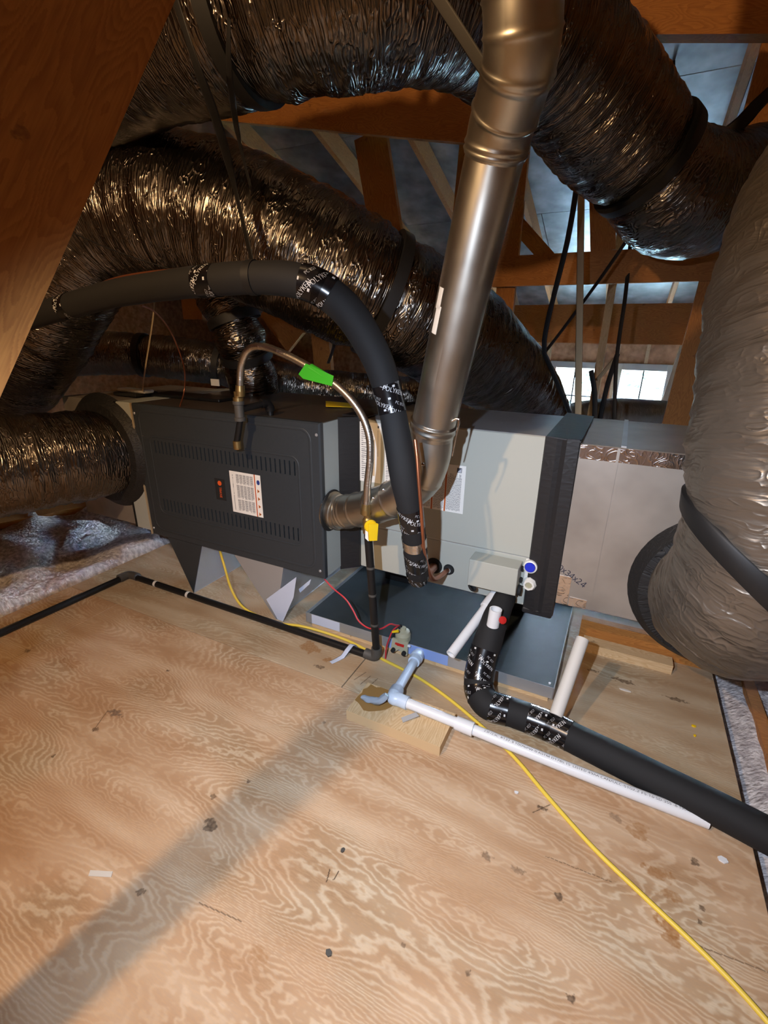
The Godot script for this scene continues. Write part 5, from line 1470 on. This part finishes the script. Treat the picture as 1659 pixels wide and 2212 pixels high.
# ------------------------------------------------------------------ cords, scraps, lamps, outdoors
func small_things() -> void:
	var c := []
	c.append([onz(474, 1188, -1.46), 0.0055])
	c.append([onz(484, 1222, -1.42), 0.0055])
	for q in [[499, 1272, 0.08], [521, 1308, 0.03], [556, 1330, 0.008], [600, 1346, 0.02], [648, 1352, 0.034], [700, 1366, 0.02], [760, 1388, 0.006], [830, 1426, 0.005], [900, 1462, 0.005], [965, 1506, 0.005], [1030, 1560, 0.005], [1085, 1610, 0.005], [1125, 1652, 0.005], [1180, 1718, 0.005], [1280, 1830, 0.0052], [1390, 1936, 0.0055], [1500, 2040, 0.0055], [1600, 2142, 0.0055], [1720, 2280, 0.0055]]:
		c.append([ony(q[0], q[1], q[2]), 0.0058])
	tag(obj("extension_cord", tube(path(c, 0.012), 12), M.yellow_cord), "yellow cord snaking from under the furnace across the plywood", "cord")
	# scraps on the plywood
	var k := 0
	for e in [[216, 1890, 0.055, 0.014, "pvc_dusty", "pale strip of paper lying on the plywood"], [1560, 1858, 0.03, 0.022, "pvc", "white torn scrap on the plywood beyond the black insulated drain"], [1497, 1569, 0.018, 0.012, "yellow", "tiny yellow scrap on the plywood beside the insulated drain"], [1350, 1492, 0.05, 0.012, "pvc_dusty", "thin white scrap on the plywood beyond the vent pipe"], [1115, 1713, 0.014, 0.01, "pvc", "small white crumb on the plywood below the printed white pipe"], [740, 1838, 0.012, 0.016, "iron_grey", "small grey metal scrap on the open plywood"], [710, 2060, 0.018, 0.014, "iron_grey", "small crumpled metal scrap near the leaning web shadow"], [1475, 1762, 0.016, 0.009, "pvc", "white crumb beside the printed white pipe end"], [1500, 1590, 0.01, 0.01, "yellow", "second tiny yellow scrap beside the insulated drain"], [1187, 1477, 0.012, 0.012, "pvc", "white bolt head in the corner of the drain pan"]]:
		var p := ony(e[0], e[1], 0.0 if k < 9 else 0.0505)
		var pts := []
		for j in 6:
			var a := TAU * j / 6.0 + 0.3
			var rr := 0.8 + 0.35 * noise_b.get_noise_2d(j * 40.0, k * 77.0)
			pts.append(p + Vector3(cos(a) * e[2] * 0.5 * rr, 0.0004, sin(a) * e[3] * 0.5 * rr))
		if k == 0: pts = [p + Vector3(-0.03, 0.0004, 0.004), p + Vector3(0.02, 0.0004, -0.018), p + Vector3(0.028, 0.0004, -0.008), p + Vector3(-0.022, 0.0004, 0.014)]
		tag(obj("scrap", prism_mesh(pts, Vector3(0, 0.004 if k != 0 else 0.0012, 0)), M[e[4]]), e[5], "scrap")
		k += 1
	# the bulb on its cord, above and behind the photographer
	var t := thing("bare_bulb", "bare glowing bulb hanging on a cord from the rafters", "lamp", BULB + Vector3(0, 0.02, 0))
	obj("glass", lathe([Vector2(0, -0.03), Vector2(0.018, -0.025), Vector2(0.03, -0.005), Vector2(0.03, 0.012), Vector2(0.018, 0.045), Vector2(0.013, 0.06)], BULB, Vector3.UP, 20), M.bulb_glow, t)
	obj("socket", pipe(BULB + Vector3(0, 0.058, 0), BULB + Vector3(0, 0.12, 0), 0.02), M.black_rubber, t)
	obj("cord", pipe(BULB + Vector3(0, 0.118, 0), Vector3(BULB.x, roof_y(BULB.z) - 0.004, BULB.z), 0.004), M.black_rubber, t)
	# the torch on its stand beside the camera
	var d := (TORCH_AIM - TORCH).normalized()
	t = thing("torch", "small black torch clamped on a thin stand", "torch", Vector3(TORCH.x, 0, TORCH.z + 0.06))
	obj("body", pipe(TORCH - d * 0.14, TORCH - d * 0.012, 0.014), M.black_rubber, t)
	obj("lens", pipe(TORCH - d * 0.0118, TORCH - d * 0.008, 0.012), M.led_glow, t)
	obj("stand", pipe(Vector3(TORCH.x, 0, TORCH.z + 0.06), Vector3(TORCH.x, (TORCH - d * 0.06).y, TORCH.z + 0.06), 0.005), M.black_rubber, t)
	obj("foot", lathe([Vector2(0, 0.012), Vector2(0.05, 0.01), Vector2(0.06, 0.0)], Vector3(TORCH.x, 0, TORCH.z + 0.06), Vector3.UP), M.black_rubber, t)
	# outside the windows: a tree each, and the ground
	var gnd := obj("lawn", box_mesh(Vector3(-14, -3.2, -30), Vector3(14, -3.0, -7.6)), M.lawn)
	tag(gnd, "pale lawn outside far below the windows", "lawn", "", "structure")
	var rng := RandomNumberGenerator.new()
	rng.seed = 77
	for e in [[-0.75, -9.6, 0.0], [0.2, -9.3, 1.0]]:
		var tr := thing("tree", ["slender tree outside the window farther from the post", "leafy tree outside the window nearer the post"][int(e[2])], "tree", Vector3(e[0], -3.0, e[1]))
		obj("trunk", tube(path([[Vector3(e[0], -3.0, e[1]), 0.06], [Vector3(e[0] + 0.1, -1.0, e[1]), 0.045], [Vector3(e[0] - 0.05, 0.6, e[1]), 0.025], [Vector3(e[0] + 0.08, 2.0, e[1]), 0.012]], 0.2), 10), M.bark, tr)
		var lf := MB.new()
		for q in 60:
			var o := Vector3(e[0] + rng.randf_range(-0.55, 0.55), rng.randf_range(-0.4, 1.0), e[1] + rng.randf_range(-0.3, 0.3))
			var a := Vector3(rng.randf_range(-1, 1), rng.randf_range(-1, 1), rng.randf_range(-0.3, 0.3)).normalized() * rng.randf_range(0.03, 0.065)
			var b := a.cross(Vector3(0.1, 0.2, 1)).normalized() * rng.randf_range(0.012, 0.028)
			lf.quad(o - a, o - b, o + a, o + b, Vector3.BACK)
		obj("leaves", lf.done(), M.leaf, tr).set_meta("kind", "stuff")

func _ready() -> void:
	camera_and_light()
	make_materials()
	shell()
	timbers()
	ducts()
	furnace()
	coil_and_plenum()
	flue()
	refrigerant_line()
	gas_line()
	drains()
	straps()
	small_things()
